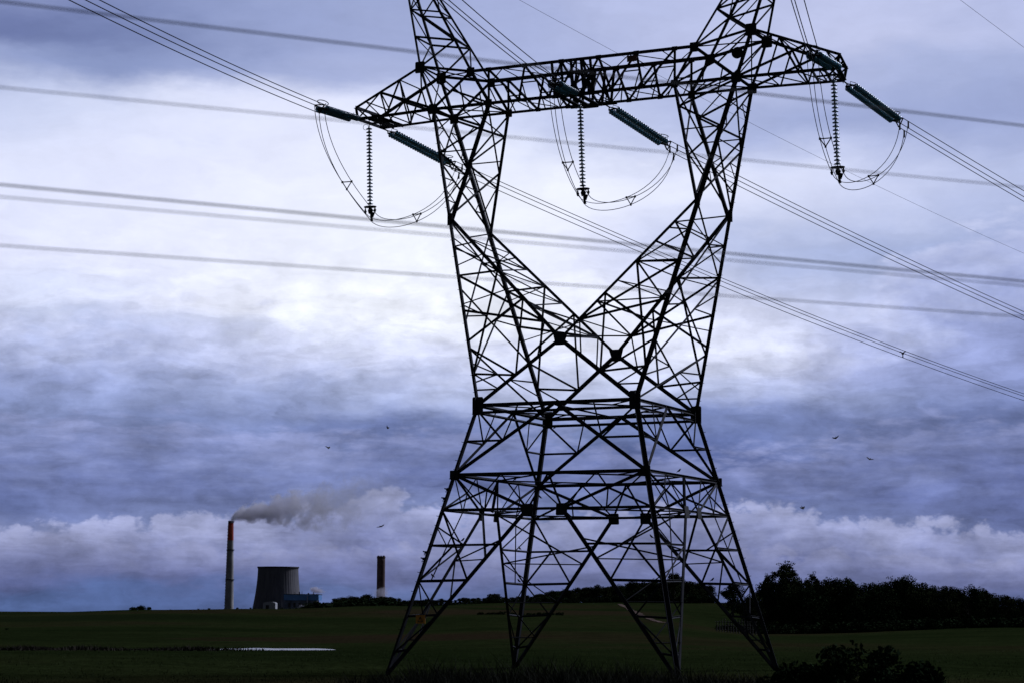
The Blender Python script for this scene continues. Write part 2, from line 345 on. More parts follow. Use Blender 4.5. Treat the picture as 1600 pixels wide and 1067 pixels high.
# ------------------------------------------------------------------ the pylon
P = dict(a0=6.659, aw=3.723, bw=3.745, zw=11.682, z2=8.59, z3=7.045, xo=7.454, xi=4.579, yc=1.053, zk=20.444, zc=14.511, zto=28.074, zti=27.57, xto=8.169, pz=35.2, px=10.02, xti=5.516, pg=.8, a0y=6.524)
ZB = 26.0
T = empty('lattice_pylon'); tag(T, 'tall dark steel lattice pylon with wide crossarm, filling the middle of the view', 'pylon')
def mem(mb, a, b, w, ref=None, ext=.02, flip=1):
    a = V(a); b = V(b); m = (a+b)/2
    if ref is None: ref = V((m.x, m.y, .15))
    mb.angle(a, b, w, ref, ext, flip=flip)
def mix(a, b, t): return a+(b-a)*t
SX = {'L': -1, 'R': 1}; SY = {'F': -1, 'B': 1}
foot, wst, l2, l3, kn, bo, bi, to, ti = {}, {}, {}, {}, {}, {}, {}, {}, {}
for X, s in SX.items():
    for Y, t in SY.items():
        k = X+Y
        foot[k] = V((s*P['a0'], t*P['a0y'], -.15)); wst[k] = V((s*P['aw'], t*P['bw'], P['zw']))
        f0 = V((s*P['a0'], t*P['a0y'], 0))
        l2[k] = mix(f0, wst[k], P['z2']/P['zw']); l3[k] = mix(f0, wst[k], P['z3']/P['zw'])
        bo[k] = V((s*P['xo'], t*P['yc'], ZB)); bi[k] = V((s*P['xi'], t*P['yc'], ZB))
        to[k] = V((s*P['xto'], t*P['yc'], P['zto'])); ti[k] = V((s*P['xti'], t*P['yc'], P['zti']))
        kn[k] = mix(wst[k], bo[k], (P['zk']-P['zw'])/(ZB-P['zw']))
crt = {Y: V((0, t*(P['bw']+(P['yc']-P['bw'])*(P['zc']-P['zw'])/(ZB-P['zw'])), P['zc'])) for Y, t in SY.items()}
LEGW, POST, CH, DG, RD, TH = .185, .165, .125, .12, .07, .052
PL = []      # gusset plates: (centre, normal, half width, half height, shape)
for k in foot:
    b = MB(); mem(b, foot[k], wst[k], LEGW, V((foot[k].x, foot[k].y, 0)), .1); leg = b.build('leg', STEEL, T)
    # step bolts on alternate flanges, up the whole leg
    nn = int(12.5/.42)
    d = (wst[k]-foot[k])
    if k in ('LF', 'RB'):
        for i in range(4, nn):
            p = mix(foot[k], wst[k], i/nn); o = HR*(SX[k[0]])*.19 if i % 2 else (HR*.8*SX[k[0]]-HF*.5)*.17
            sb = MB(); sb.tube([p, p+o, p+o+V((0, 0, .03))], .012, 4); sb.build('step_bolt', STEEL, leg)
faces = [('LF', 'RF'), ('LB', 'RB'), ('LF', 'LB'), ('RF', 'RB')]
plates3 = {}
for A, B in faces:
    fr = (A[0] != B[0])                                  # front/back face or side face
    mid3 = (l3[A]+l3[B])/2; u = (l3[B]-l3[A]).normalized()
    pA, pB = mid3-u*P['pg'], mid3+u*P['pg']
    plates3[A+B] = (pA, pB)
    out = V(((A[0] == B[0])*SX[A[0]], (A[1] == B[1])*SY[A[1]], .12))
    b = MB()
    for q, pq in ((A, pA), (B, pB)):
        f0 = mix(foot[q], l3[q], .015)
        mem(b, f0, pq, .13, out)
        lv = [0, .215, .43, .64, .85]
        Lk = [mix(l3[q], foot[q], t) for t in lv]; Dk = [mix(pq, f0, t) for t in lv]
        mem(b, Lk[0], Dk[0], .085, out)
        for i in (1, 2, 3, 4): mem(b, Lk[i], Dk[i], RD if i != 2 else .085, out)
        mem(b, Lk[0], Dk[2] if fr else Dk[1], RD, out); mem(b, Lk[2], Dk[1] if not fr else mix(Lk[1], Dk[1], .35), RD, out)
        mem(b, Lk[2], Dk[3], TH, out); mem(b, Lk[4], Dk[3], TH, out)
        mem(b, mix(l3[q], foot[q], .1), mix(Lk[1], Dk[1], .5), TH, out)
        if not fr: mem(b, mix(Lk[0], Dk[0], .5), mix(Lk[2], Dk[2], .5), TH, out)
    mem(b, pA, pB, .085, out)
    b.build('leg_bracing', STEEL, T)
    b = MB()
    m2 = (l2[A]+l2[B])/2; q1, q3 = mix(l2[A], l2[B], .25), mix(l2[A], l2[B], .75)
    mem(b, l2[A], l2[B], .11, out)
    mem(b, l2[A], pA, .10, out); mem(b, l2[B], pB, .10, out)
    mem(b, m2, pA, TH+.02, out); mem(b, m2, pB, TH+.02, out); mem(b, q1, pA, TH, out); mem(b, q3, pB, TH, out)
    for q, pq in ((A, pA), (B, pB)):
        hh = mix(l2[q], pq, .45); mem(b, hh, l3[q], RD, out); mem(b, hh, mix(l3[q], pq, .5), TH, out)
        mem(b, mix(l2[q], l3[q], .0), mix(l3[q], pq, .5), TH, out)
        mem(b, hh, mix(l2[A], l2[B], .25 if q == A else .75), TH, out)
    if not fr:
        mem(b, m2, m2+(pA-m2)*.35+V((0, 0, -.9)), .14, out)
    b.build('belt_bracing', STEEL, T)
    b = MB()
    mw = (wst[A]+wst[B])/2
    for q in (A, B):
        mem(b, l2[q], mw, .12, out)
        Lm, Dm = mix(wst[q], l2[q], .52), mix(mw, l2[q], .52)
        mem(b, Lm, Dm, RD, out); mem(b, wst[q]-V((0, 0, .25)), Dm, RD, out)
        if fr: mem(b, Dm, mix(l2[q], (l2[A]+l2[B])/2, .98), TH, out) if False else None
        mem(b, Dm, mix(wst[q], mw, .52), TH, out)
    mem(b, wst[A], wst[B], .12, out); mem(b, wst[A]-V((0, 0, .32)), wst[B]-V((0, 0, .32)), .09, out, flip=-1)
    b.build('body_bracing', STEEL, T)
    for p in (pA, pB): PL.append((p-V((0, 0, .05)), out, .26, .26, 'sq'))
# inner ties between the two portal diagonals of each leg
for k in foot:
    b = MB()
    fa = [f for f in faces if k in f]
    ps = []
    for f in fa:
        pA, pB = plates3[f[0]+f[1]]; ps.append(pA if f[0] == k else pB)
    f0 = foot[k]
    D = [[mix(p, f0, t) for t in (0, .3, .55, .78)] for p in ps]
    for i in (1, 2, 3): mem(b, D[0][i], D[1][i], TH+.01, V((0, 0, 1)))
    mem(b, D[1][0], D[0][1], .08, V((0, 0, 1))); mem(b, D[1][1], D[0][2], TH, V((0, 0, 1))); mem(b, D[1][2], D[0][3], TH, V((0, 0, 1)))
    mem(b, mix(D[1][1], D[0][1], .0), mix(D[0][0], D[0][1], .6), TH)
    b.build('inner_ties', STEEL, T)
# plan bracing at belts and waist
for nm, Q, w in (('belt_plan_bracing', l2, .08), ('belt_plan_bracing', l3, .08), ('waist_plan_bracing', wst, .085)):
    b = MB(); ms = [(Q[a]+Q[c])/2 for a, c in (('LF', 'RF'), ('RF', 'RB'), ('RB', 'LB'), ('LB', 'LF'))]
    for i in range(4): mem(b, ms[i], ms[(i+1) % 4], w, UP)
    for a, c in (('LF', 'LB'), ('RF', 'RB')):
        pass
    if nm[0] == 'w':
        mem(b, ms[0]-V((0, 0, .1)), ms[2]-V((0, 0, .1)), w, UP)
        for i, kk in enumerate(('RF', 'RB', 'LB', 'LF')): mem(b, Q[kk], mix(ms[i], ms[(i+1) % 4], .5), .06, UP)
    else:
        for i, kk in enumerate(('RF', 'RB', 'LB', 'LF')): mem(b, Q[kk], mix(ms[i], ms[(i+1) % 4], .5), .06, UP)
    b.build(nm, STEEL, T)
for k in wst:
    PL.append((wst[k]+V((0, 0, -.02)), V((0, SY[k[1]], 0)), .26, .40, 'sq')); PL.append((wst[k]+V((0, 0, -.02)), V((SX[k[0]], 0, 0)), .24, .40, 'sq'))
    PL.append((l2[k], V((0, SY[k[1]], 0)), .2, .2, 'sq'))
for Y in 'FB': PL.append((crt[Y], V((0, SY[Y], .1)), .36, .28, 'trap'))

# ---- masts (waist to crossarm)
for X, s in SX.items():
    for Y, t in SY.items():
        k = X+Y; rf = V((s, t, 0))
        b = MB(); mem(b, wst[k], bo[k], POST, rf, .1)
        post = b.build('mast_post', STEEL, T)
        if k in ('LF', 'RB'):
            for i in range(36):
                p = mix(wst[k], bo[k], (i+.5)/36); o = HR*s*.16 if i % 2 else (HR*.7*s-HF*.6)*.15
                sb = MB(); sb.tube([p, p+o], .011, 4); sb.build('step_bolt', STEEL, post)
        b = MB(); mem(b, kn[k]+V((0, 0, -.2)), bi[k], .15, V((-s, t, 0)), .05); b.build('inner_post', STEEL, T)
        b = MB(); mem(b, kn[k]+V((0, 0, .05)), crt[Y], .12, V((-s*.4, t, .3)), .05); b.build('window_chord', STEEL, T)
        b = MB(); mem(b, crt[Y], wst[k], .14, V((0, t, .3)), 0); b.build('cradle_diagonal', STEEL, T)
        PL.append((kn[k], V((0, t, 0)), .12, .28, 'sq'))
    out = V((s, 0, 0))
    # outer side face, waist to knee
    b = MB(); F, B = wst[X+'F'], wst[X+'B']; KF, KB = kn[X+'F'], kn[X+'B']
    pf = lambda z: mix(F, KF, z); pb = lambda z: mix(B, KB, z)
    mem(b, pf(.16), pb(.68), RD+.015, out); mem(b, pf(.30), pb(.0), RD+.015, out, flip=-1); mem(b, pf(.62), pb(.30), RD+.015, out, flip=-1); mem(b, pf(.44), pb(1), RD+.01, out)
    mem(b, pf(.99), pb(.68), RD+.01, out, flip=-1)
    mem(b, pf(0), pb(.30), RD, out)
    for (p0, p1), u_, ends in (((pf(.30), pb(0)), .35, (pf(.22), pf(.12))), ((pf(.62), pb(.30)), .35, (pf(.53), pf(.47))), ((pb(.68), pf(.16)), .35, (pb(.6), pb(.5))), ((pb(.68), pf(.99)), .5, (pf(.84), pf(.9))), ((pb(1), pf(.44)), .35, (pb(.85), pb(.76))), ((pb(.30), pf(0)), .4, (pb(.2), pb(.12)))):
        m_ = mix(p0, p1, u_)
        for e_ in ends: mem(b, m_, e_, TH, out)
    b.build('mast_bracing', STEEL, T)
    for Y, t in SY.items():
        o2 = V((0, t, 0)); w0, k0, c0 = wst[X+Y], kn[X+Y], crt[Y]
        po = lambda z: mix(w0, k0, z); ch = lambda z: mix(c0, k0, z); dg = lambda z: mix(w0, c0, z)
        b = MB()
        mem(b, po(.165), dg(.46), RD, o2); mem(b, po(.5), ch(.14), RD+.01, o2); mem(b, po(.69), ch(.56), RD, o2)
        mem(b, po(.30), dg(.46), RD, o2, flip=-1); mem(b, po(.69), ch(.14), RD+.01, o2, flip=-1); mem(b, po(.34), ch(.33), RD+.01, o2)
        mem(b, po(.165), ch(.56), RD+.01, o2); mem(b, dg(.46), ch(.33), RD, o2)
        mem(b, po(.85), ch(.56), TH, o2); mem(b, po(.85), ch(.8), TH, o2)
        mem(b, po(.08), dg(.25), TH, o2); mem(b, dg(.25), po(.165), TH, o2); mem(b, dg(.72), ch(.14), TH, o2)
        mem(b, dg(.75), ch(.05)+V((0, 0, .5)), TH, o2) if False else None
        b.build('mast_bracing', STEEL, T)
    # inner faces between the two window chords (the V flank)
    b = MB(); cF = lambda z: mix(crt['F'], KF, z); cB = lambda z: mix(crt['B'], KB, z); o3 = V((-s*.5, 0, 1))
    zs = [0.02, .14, .27, .42, .56, .70, .84, 1]
    for i in range(len(zs)-1):
        mem(b, cF(zs[i]), cB(zs[i+1]), .065, o3) if i % 2 == 0 else mem(b, cB(zs[i]), cF(zs[i+1]), .065, o3)
        if i: mem(b, cF(zs[i]), cB(zs[i]), .085 if i in (2, 5) else .055, o3)
        if i > 1: mem(b, cF(zs[i]), pf(min(1, zs[i]*.75+.22)), .055, out) if i % 2 else mem(b, cB(zs[i]), pb(min(1, zs[i]*.75+.22)), .055, out)
    b.build('window_bracing', STEEL, T)
    # above the knee
    b = MB(); of = lambda z: mix(KF, bo[X+'F'], z); ob = lambda z: mix(KB, bo[X+'B'], z); nf = lambda z: mix(KF, bi[X+'F'], z); nb = lambda z: mix(KB, bi[X+'B'], z)
    mem(b, of(0.05), ob(.5), .09, out); mem(b, ob(0.05), of(.5), .09, out, flip=-1); mem(b, of(.5), ob(.97), .08, out); mem(b, ob(.5), of(.97), .08, out, flip=-1)
    mem(b, nf(0.05), nb(.5), .085, -out); mem(b, nb(0.05), nf(.5), .085, -out, flip=-1); mem(b, nf(.5), nb(.97), .08, -out); mem(b, nb(.5), nf(.97), .08, -out, flip=-1)
    mem(b, of(.5), ob(.5), .05, out)
    for P_, Q_ in ((of, ob), (ob, of)):
        for z0, z1 in ((.05, .5), (.5, .97)):
            for q_, zs_ in ((mix(P_(z0), Q_(z1), .27), (.28, .5)), (mix(P_(z1), Q_(z0), .27), (.5, .72))):
                for z_ in zs_: mem(b, P_(z0+(z1-z0)*z_), q_, .045, out)
    b.build('head_bracing', STEEL, T)
    for Y, t in SY.items():
        o2 = V((0, t, 0)); fo = lambda z: mix(kn[X+Y], bo[X+Y], z); fi = lambda z: mix(kn[X+Y], bi[X+Y], z)
        b = MB()
        zz = [.12, .34, .5, .66, .83, .98]
        mem(b, fi(.38), fo(.60), RD, o2); mem(b, fo(.60), fi(.80), RD, o2, flip=-1); mem(b, fi(.80), fo(.98), RD+.01, o2); mem(b, fi(.38), fo(.18), TH, o2, flip=-1)
        mem(b, fo(.60), fi(.6), .045, o2); mem(b, fi(.8), mix(fo(.98), fi(.98), .5), .045, o2); mem(b, fo(.80), mix(fi(.80), fo(.98), .6), .045, o2)
        b.build('head_bracing', STEEL, T)
# ---- crossarm
TIP = {'LF': V((-11.72, -.62, 26.0)), 'LB': V((-11.5, 1.5, 26.0)), 'RF': V((11.95, -.85, 26.0)), 'RB': V((11.6, 1.42, 26.0))}
TIPT = {k: v+V((-.12 if k[0] == 'L' else .12, 0, .55)) for k, v in TIP.items()}
PH = {'L': -11.47, 'M': -.45, 'R': 11.55}
for Y, t in SY.items():
    o2 = V((0, t, 0))
    b = MB(); mem(b, TIP['L'+Y], bo['L'+Y], .12, V((0, t, -1)), .05); mem(b, bo['L'+Y], bo['R'+Y], .125, V((0, t, -1)), .05); mem(b, bo['R'+Y], TIP['R'+Y], .12, V((0, t, -1)), .05)
    b.build('bottom_chord', STEEL, T)
    b = MB(); seq = [TIPT['L'+Y], to['L'+Y], ti['L'+Y], ti['R'+Y], to['R'+Y], TIPT['R'+Y]]
    for i in range(5): mem(b, seq[i], seq[i+1], .15 if i == 2 else .12, V((0, t, 1)), .05)
    b.build('top_chord', STEEL, T)
    b = MB()
    # warren bracing along the beam
    nx = 6
    x0, x1 = P['xi'], P['xti']
    bot = [V((mix(-x0, x0, i/nx), t*P['yc'], ZB)) for i in range(nx+1)]
    top = [V((mix(-x1, x1, (i+.5)/nx) if i < nx else x1, t*P['yc'], P['zti'])) for i in range(nx)]
    mem(b, ti['L'+Y], bot[0], .085, o2)
    mem(b, ti['R'+Y], bot[-1], .085, o2)
    for i in range(nx):
        mem(b, bot[i], top[i], .085, o2); mem(b, top[i], bot[i+1], .085, o2, flip=-1)
        c1 = mix(bot[i], top[i], .5); c2 = mix(top[i], bot[i+1], .5); 
        mem(b, c1, c2, .045, o2); 
        mem(b, c1, mix(bot[i], bot[i+1], .25), .045, o2); mem(b, c2, mix(bot[i], bot[i+1], .75), .045, o2)
        PL.append((top[i], o2, .13, .10, 'sq')); 
    for i in range(1, nx): PL.append((bot[i], o2, .12, .09, 'sq'))
    b.build('beam_bracing', STEEL, T)
    # head box and arm
    for X, s in SX.items():
        k = X+Y
        b = MB(); mem(b, bo[k], ti[k], .105, o2); mem(b, bo[k], to[k], .13, V((s, t, 0))); mem(b, bi[k], ti[k], .12, V((-s, t, 0)))
        mem(b, mix(bo[k], ti[k], .45), mix(to[k], bo[k], .0), .06, o2); mem(b, mix(bo[k], ti[k], .5), bi[k], .07, o2); mem(b, mix(bo[k], ti[k], .7), mix(bo[k], bi[k], .55), .05, o2)
        b.build('mast_head_bracing', STEEL, T)
        for q, hw in ((bo[k], .22), (to[k], .25), (ti[k], .2), (bi[k], .17)): PL.append((q+V((0, 0, -.03)), V((.0, t, 0)), hw, hw*1.1, 'sq'))
        b = MB()
        A0, A1, B0, B1 = bo[k], TIP[k], to[k], TIPT[k]
        for z in (.32, .62): mem(b, mix(A0, A1, z), mix(B0, B1, z), .06, o2)
        mem(b, mix(B0, B1, .32), mix(A0, A1, .62), .075, o2); mem(b, mix(B0, B1, .62), A1, .06, o2)
        mem(b, A0, mix(B0, B1, .62), .09, o2, flip=-1)
        mem(b, A1, B1, .1, o2)
        b.build('arm_bracing', STEEL, T)
# plan bracing of the crossarm, bottom and top
for nm, z, xs in (('beam_plan_bracing', ZB, P['xi']), ('beam_plan_bracing', P['zti'], P['xti'])):
    b = MB(); nx = 7
    for i in range(nx+1):
        x = mix(-xs, xs, i/nx); yc = P['yc']
        mem(b, (x, -yc, z), (x, yc, z), .045, UP)
        if i < nx:
            x2 = mix(-xs, xs, (i+1)/nx); mem(b, (x, -yc, z), (x2, yc, z), .045, UP) if i % 2 else mem(b, (x, yc, z-.06), (x2, -yc, z-.06), .045, UP)
    b.build(nm, STEEL, T)
for X, s in SX.items():
    b = MB()
    for Q0, Q1, zs in ((bo, TIP, (0, .3, .6, .82, 1)), (to, TIPT, (0, .32, .62, .85, 1))):
        for i in range(len(zs)-1):
            a0, a1 = mix(Q0[X+'F'], Q1[X+'F'], zs[i]), mix(Q0[X+'B'], Q1[X+'B'], zs[i]); c0, c1 = mix(Q0[X+'F'], Q1[X+'F'], zs[i+1]), mix(Q0[X+'B'], Q1[X+'B'], zs[i+1])
            mem(b, a0, a1, .06, UP); mem(b, a0, c1, .055, UP)
    for Q0, Q1 in ((bo, bi), (to, ti)):
        mem(b, Q0[X+'F'], Q1[X+'B'], .06, UP); mem(b, Q0[X+'B'], Q1[X+'F'], .06, UP, flip=-1); mem(b, Q0[X+'F'], Q0[X+'B'], .09, UP)
    mem(b, bo[X+'F'], to[X+'B'], .06); mem(b, bo[X+'B'], to[X+'F'], .06)
    b.build('arm_plan_bracing', STEEL, T)
    # heavy end frame at the tip
    b = MB(); f, q, f2, q2 = TIP[X+'F'], TIP[X+'B'], TIPT[X+'F'], TIPT[X+'B']
    mem(b, f, q, .16, V((s, 0, -1)), .12); mem(b, f2, q2, .12, V((s, 0, 1)), .1)
    e = V((-s*.55, 0, 0)); mem(b, f+e, q+e, .13, V((-s, 0, -1)), .1); mem(b, f+e*2, q+e*2, .12, V((-s, 0, -1)))
    for z in (0, .5, 1): mem(b, mix(f, q, z), mix(f, q, z)+e*2, .10, V((0, 0, -1))); mem(b, mix(f, q, z)+e, mix(f2, q2, z), .09)
    b.build('crossarm_tip_frame', STEEL, T)
    for z in (0, 1): PL.append((mix(f, q, z)+e*.5+V((0, 0, -.02)), V((0, 0, 1)), .3, .14, 'sq'))
    # earth wire peak
    ap = V((s*P['px'], 0, P['pz']))
    for Y in 'FB':
        b = MB(); mem(b, to[X+Y], ap, .11, V((s, SY[Y], 0))); b.build('peak_post', STEEL, T)
        b = MB(); mem(b, ti[X+Y], ap, .10, V((-s, SY[Y], 0))); b.build('peak_post', STEEL, T)
    b = MB(); c = {kk: (lambda z, kk=kk: mix((to if kk[0] == 'o' else ti)[X+kk[1]], ap, z)) for kk in ('oF', 'oB', 'iF', 'iB')}
    zs = [0, .22, .42, .58, .72, .84]
    for p, q, rf in (('oF', 'iF', V((0, -1, 0))), ('oB', 'iB', V((0, 1, 0))), ('oF', 'oB', V((s, 0, 0))), ('iF', 'iB', V((-s, 0, 0)))):
        for i in range(len(zs)-1):
            w_ = .075 if i == 0 else .06
            a_, b_ = (p, q) if i % 2 == 0 else (q, p)
            mem(b, c[a_](zs[i]), c[b_](zs[i+1]), w_, rf); mem(b, c[p](zs[i+1]), c[q](zs[i+1]), w_, rf)
            if p[0] == q[0] and i > 1: mem(b, c[b_](zs[i]), c[a_](zs[i+1]), w_-.01, rf, flip=-1)
    mem(b, c['oF'](.22), mix(to[X+'F'], ti[X+'F'], .5), .05); 
    b.build('peak_bracing', STEEL, T)
# dense middle frame that carries the centre phase
b = MB()
for x in (-1.25, -.8, -.3, .2, .65):
    for t in (-1, 1):
        j = .12*t
        mem(b, (x, t*P['yc'], ZB), (x+.15*t, t*P['yc'], P['zti']), .10, V((0, t, 0)))
for x, x2 in ((-1.1, -.2), (.6, .1)):
    for t in (-1, 1):
        mem(b, (x, t*P['yc'], ZB+.05), (x2, -t*P['yc'], P['zti']), .085, V((1, 0, 0))); mem(b, (x, t*P['yc']*.98, ZB), (x2, t*P['yc']*.98, P['zti']), .09, V((0, t, 0)))
for x in (-.9, -.45, 0): mem(b, (x, -1.2, ZB-.05), (x, 1.2, ZB-.05), .17, V((0, 0, -1)))
mem(b, (-1.4, -1.08, ZB-.05), (.9, -1.08, ZB-.05), .15, V((0, 0, -1))); mem(b, (-1.4, 1.08, ZB-.05), (.9, 1.08, ZB-.05), .15, V((0, 0, -1)))
b.build('centre_hanger_frame', STEEL, T)
for t in (-1, 1): PL.append((V((-.45, t*1.2, ZB-.02)), V((0, t, 0)), .4, .12, 'sq'))
# gusset plates
for c_, nn_, hw, hh, shp in PL:
    nn_ = V(nn_).normalized(); x = UP.cross(nn_)
    if x.length < .1: x = V((1, 0, 0))
    x.normalize(); y = nn_.cross(x); th = .022
    o_ = nn_*.05
    pts = [(-1, -1), (1, -1), (1, 1), (-1, 1)] if shp == 'sq' else [(-.55, -1), (.55, -1), (1, 1), (-1, 1)]
    if shp == 'sq' and hw > .15: pts = [(-1, -.85), (-.85, -1), (.85, -1), (1, -.85), (1, .85), (.85, 1), (-.85, 1), (-1, .85)]
    n_ = len(pts); vs = [c_+o_+x*(a*hw)+y*(d*hh)+nn_*h for h in (0, th) for a, d in pts]
    fs = [tuple(range(n_-1, -1, -1)), tuple(range(n_, 2*n_))]+[(i, (i+1) % n_, (i+1) % n_+n_, i+n_) for i in range(n_)]
    g_ = new('gusset_plate', vs, fs, PLATE, T)
# orange danger plate on the leg, number plate on the beam and dark disc marker
ORG = mat('orange_enamel', (.85, .36, .03), .5, var=.15, vscale=6); NUM = mat('rusty_plate', (.16, .055, .02), .6, var=.3, vscale=8)
p = mix(foot['LF'], plates3['LFRF'][0], .30); p2 = at(657, 967, 0.0) if False else None
def rayplane_y(px, py, Y):
    d = cf+cr*((px-800)/FPX)-cu*((py-CROW)/FPX); return CAM+d*((Y-CAM.y)/d.y)
c_ = rayplane_y(657, 967, -6.0)
b = MB(); b.box(c_, (.42, .05, 0), (0, .02, 0), (0, 0, .36)); d_ = b.build('danger_plate', ORG, T); tag(d_, 'faded orange warning plate on the left leg')
b = MB()
for a_, q_ in (((-.11, -.10), (.11, -.10)), ((.11, -.10), (0, .12)), ((0, .12), (-.11, -.10))):
    b.tube([c_+V((a_[0], -.02, a_[1])), c_+V((q_[0], -.02, q_[1]))], .012, 4)
b.tube([c_+V((0, -.02, .06)), c_+V((0, -.02, -.04))], .01, 4)
b.build('warning_symbol', PLATE, d_)
c_ = rayplane_y(987, 92, -P['yc']-.12); b = MB(); b.box(c_, (.45, 0, 0), (0, .02, 0), (0, 0, .28)); tag(b.build('number_plate', NUM, T), 'rusty orange plate on the beam')
c_ = rayplane_y(1152, 83, P['yc']+.15); b = MB(); b.lathe([(0, -.02), (.27, -.02), (.27, .02), (0, .02)], 24, c_, (V((1, 0, 0)), V((0, 0, 1)), V((0, -1, 0)))); b.build('marker_disc', PLATE, T)
for z in (7.95, 7.55, 5.2, 4.92):
    b = MB(); p = mix(V((-P['a0'], -P['a0y'], 0)), wst['LF'], z/P['zw']); p = p-HR*.09
    b.box(p, HR*.13, HF*.1, (0, 0, .12)); b.tube([p, p-HR*.14+V((0, 0, .05))], .03, 5); b.tube([p-V((0, 0, .1)), p-HR*.1-V((0, 0, .1))], .02, 5)
    b.build('leg_clamp', PLATE, T)

# ------------------------------------------------------------------ insulators, conductors, jumpers
disc_me = None
def disc_mesh():
    b = MB(); b.lathe([(.0, .075), (.035, .075), (.05, .05), (.05, .02), (.085, .005), (.14, -.02), (.150, -.035), (.145, -.045), (.12, -.03), (.10, -.05), (.085, -.03), (.06, -.055), (.03, -.045), (.018, -.08), (0, -.08)], 16)
    me = bpy.data.meshes.new('insulator_disc'); me.from_pydata([tuple(v) for v in b.v], [], b.f); me.materials.append(GLASS); me.polygons.foreach_set('use_smooth', [True]*len(me.polygons)); return me
DISC = disc_mesh()
def string_of(parent, a, b, n, lead=.28):
    """n discs from a to b (world), a = steelwork end; parent sits at world origin offset"""
    a = V(a); b = V(b); z = (a-b).normalized(); q = z.to_track_quat('Z', 'Y'); Lg = (a-b).length-2*lead; off = V(parent.location)
    for i in range(n):
        o = bpy.data.objects.new('insulator_disc', DISC); COL.objects.link(o); o.parent = parent
        o.location = a-z*(lead+Lg*(i+.5)/n)-off; o.rotation_mode = 'QUATERNION'; o.rotation_quaternion = q
def rel(mb, name, m, parent, smooth=False):
    off = V(parent.location); mb.v = [v-off for v in mb.v]; return mb.build(name, m, parent, smooth)
SIDE = {'L': ('left end of the crossarm', 'left'), 'M': ('middle of the crossarm', 'middle'), 'R': ('right end of the crossarm', 'right')}
def hdir(th, sg): t = math.radians(th); return V((math.sin(t), sg*math.cos(t), 0))
SUS = {}
for ph in 'LMR':
    x = PH[ph]; top = V((x, 0, 25.95)); e = empty('suspension_insulator', top)
    tag(e, {'L': 'vertical glass insulator string hanging from left end of the crossarm', 'M': 'vertical glass insulator string hanging under the middle of the crossarm', 'R': 'vertical glass insulator string hanging from right end of the crossarm'}[ph], 'insulator', 'upright insulator strings')
    zb = 21.78
    lean = {'L': V((.12, 0, 0)), 'M': V((.15, 0, 0)), 'R': V((.12, 0, 0))}[ph]
    bt = V((x, 0, zb))+lean
    b = MB(); b.tube([top+V((0, 0, .1)), bt-V((0, 0, .1))], .022, 6); rel(b, 'string_rod', IRON, e)
    string_of(e, top-V((0, 0, .10)), bt, 23, .12)
    b = MB(); b.tube([bt+V((.30*math.cos(t), .2*math.sin(t), .02)) for t in [k*math.pi/9 for k in range(18)]], .028, 6, closed=True)
    b.tube([bt-V((.3, 0, -.02)), bt+V((.3, 0, .02))], .022, 5); rel(b, 'corona_ring', IRON, e)
    b = MB(); hk = top+V((-.08, 0, -.25))
    b.tube([hk+V((-.14*math.cos(t)-.1, 0, .14*math.sin(t)+.02)) for t in [k*math.pi/8 for k in range(-5, 9)]], .012, 4); rel(b, 'arcing_horn', IRON, e)
    b = MB()
    b.tube([bt+V((0, 0, 0)), bt+V((.02, 0, -.16)), bt+V((.0, 0, -.32))], [.05, .13, .07], 8)
    b.tube([bt+V((-.05, 0, -.22)), bt+V((.17, 0, -.32)), bt+V((.12, 0, -.5))], [.04, .10, .05], 8)
    for dx, dz in ((-.26, -.18), (.26, -.14)):
        b.tube([bt+V((dx, 0, .0)), bt+V((dx, 0, dz*.7)), bt+V((dx, 0, dz)), bt+V((dx, 0, dz-.12))], [.02, .04, .075, .03], 7)
    b.tube([bt+V((.05, 0, -.34)), bt+V((.08, 0, -.56)), bt+V((.1, 0, -.68))], [.05, .06, .07], 7)
    rel(b, 'clamp_yoke', IRON, e)
    SUS[ph] = bt
# each phase: (attach, heading degrees, initial slope, curvature, side sign)
LINES = {
 'bL': ((-11.5, 1.5, 25.95), (-10.11, 6.2, 24.96), 17.5, -.161, .0006, 1, 230, 'going down right from left tip'),
 'bM': ((.3, 1.2, 25.95), (1.68, 5.58, 24.81), 17.5, -.157, .0006, 1, 230, 'going down right from crossarm middle'),
 'bR': ((11.6, 1.42, 25.95), (12.79, 6.19, 25.03), 17.5, -.163, .0006, 1, 230, 'going down right from right tip'),
 'fL': ((-11.72, -.62, 25.95), (-10.99, -5.53, 25.38), 13.5, -.118, .0006, -1, 150, 'going up left from left tip'),
 'fM': ((-.25, -1.2, 25.95), (.87, -5.97, 25.22), 13.5, -.112, .0006, -1, 150, 'going up left from crossarm middle'),
 'fR': ((11.95, -.85, 25.95), (12.36, -5.79, 25.33), 14.3, -.12, .0006, -1, 150, 'going steeply up from right tip')}
def cable_pts(A, h, s0, c, s_from, s_to, n, off):
    return [A+h*s+V((0, 0, s0*s+c*s*s))+off for s in [s_from+(s_to-s_from)*(i/n)**1.6 for i in range(n+1)]]
TENS = {}
OFFS = lambda side: [side*.225+V((0, 0, .15)), side*-.225+V((0, 0, .15)), V((0, 0, -.24))]
WHICH = ['upper right', 'upper left', 'lowest']
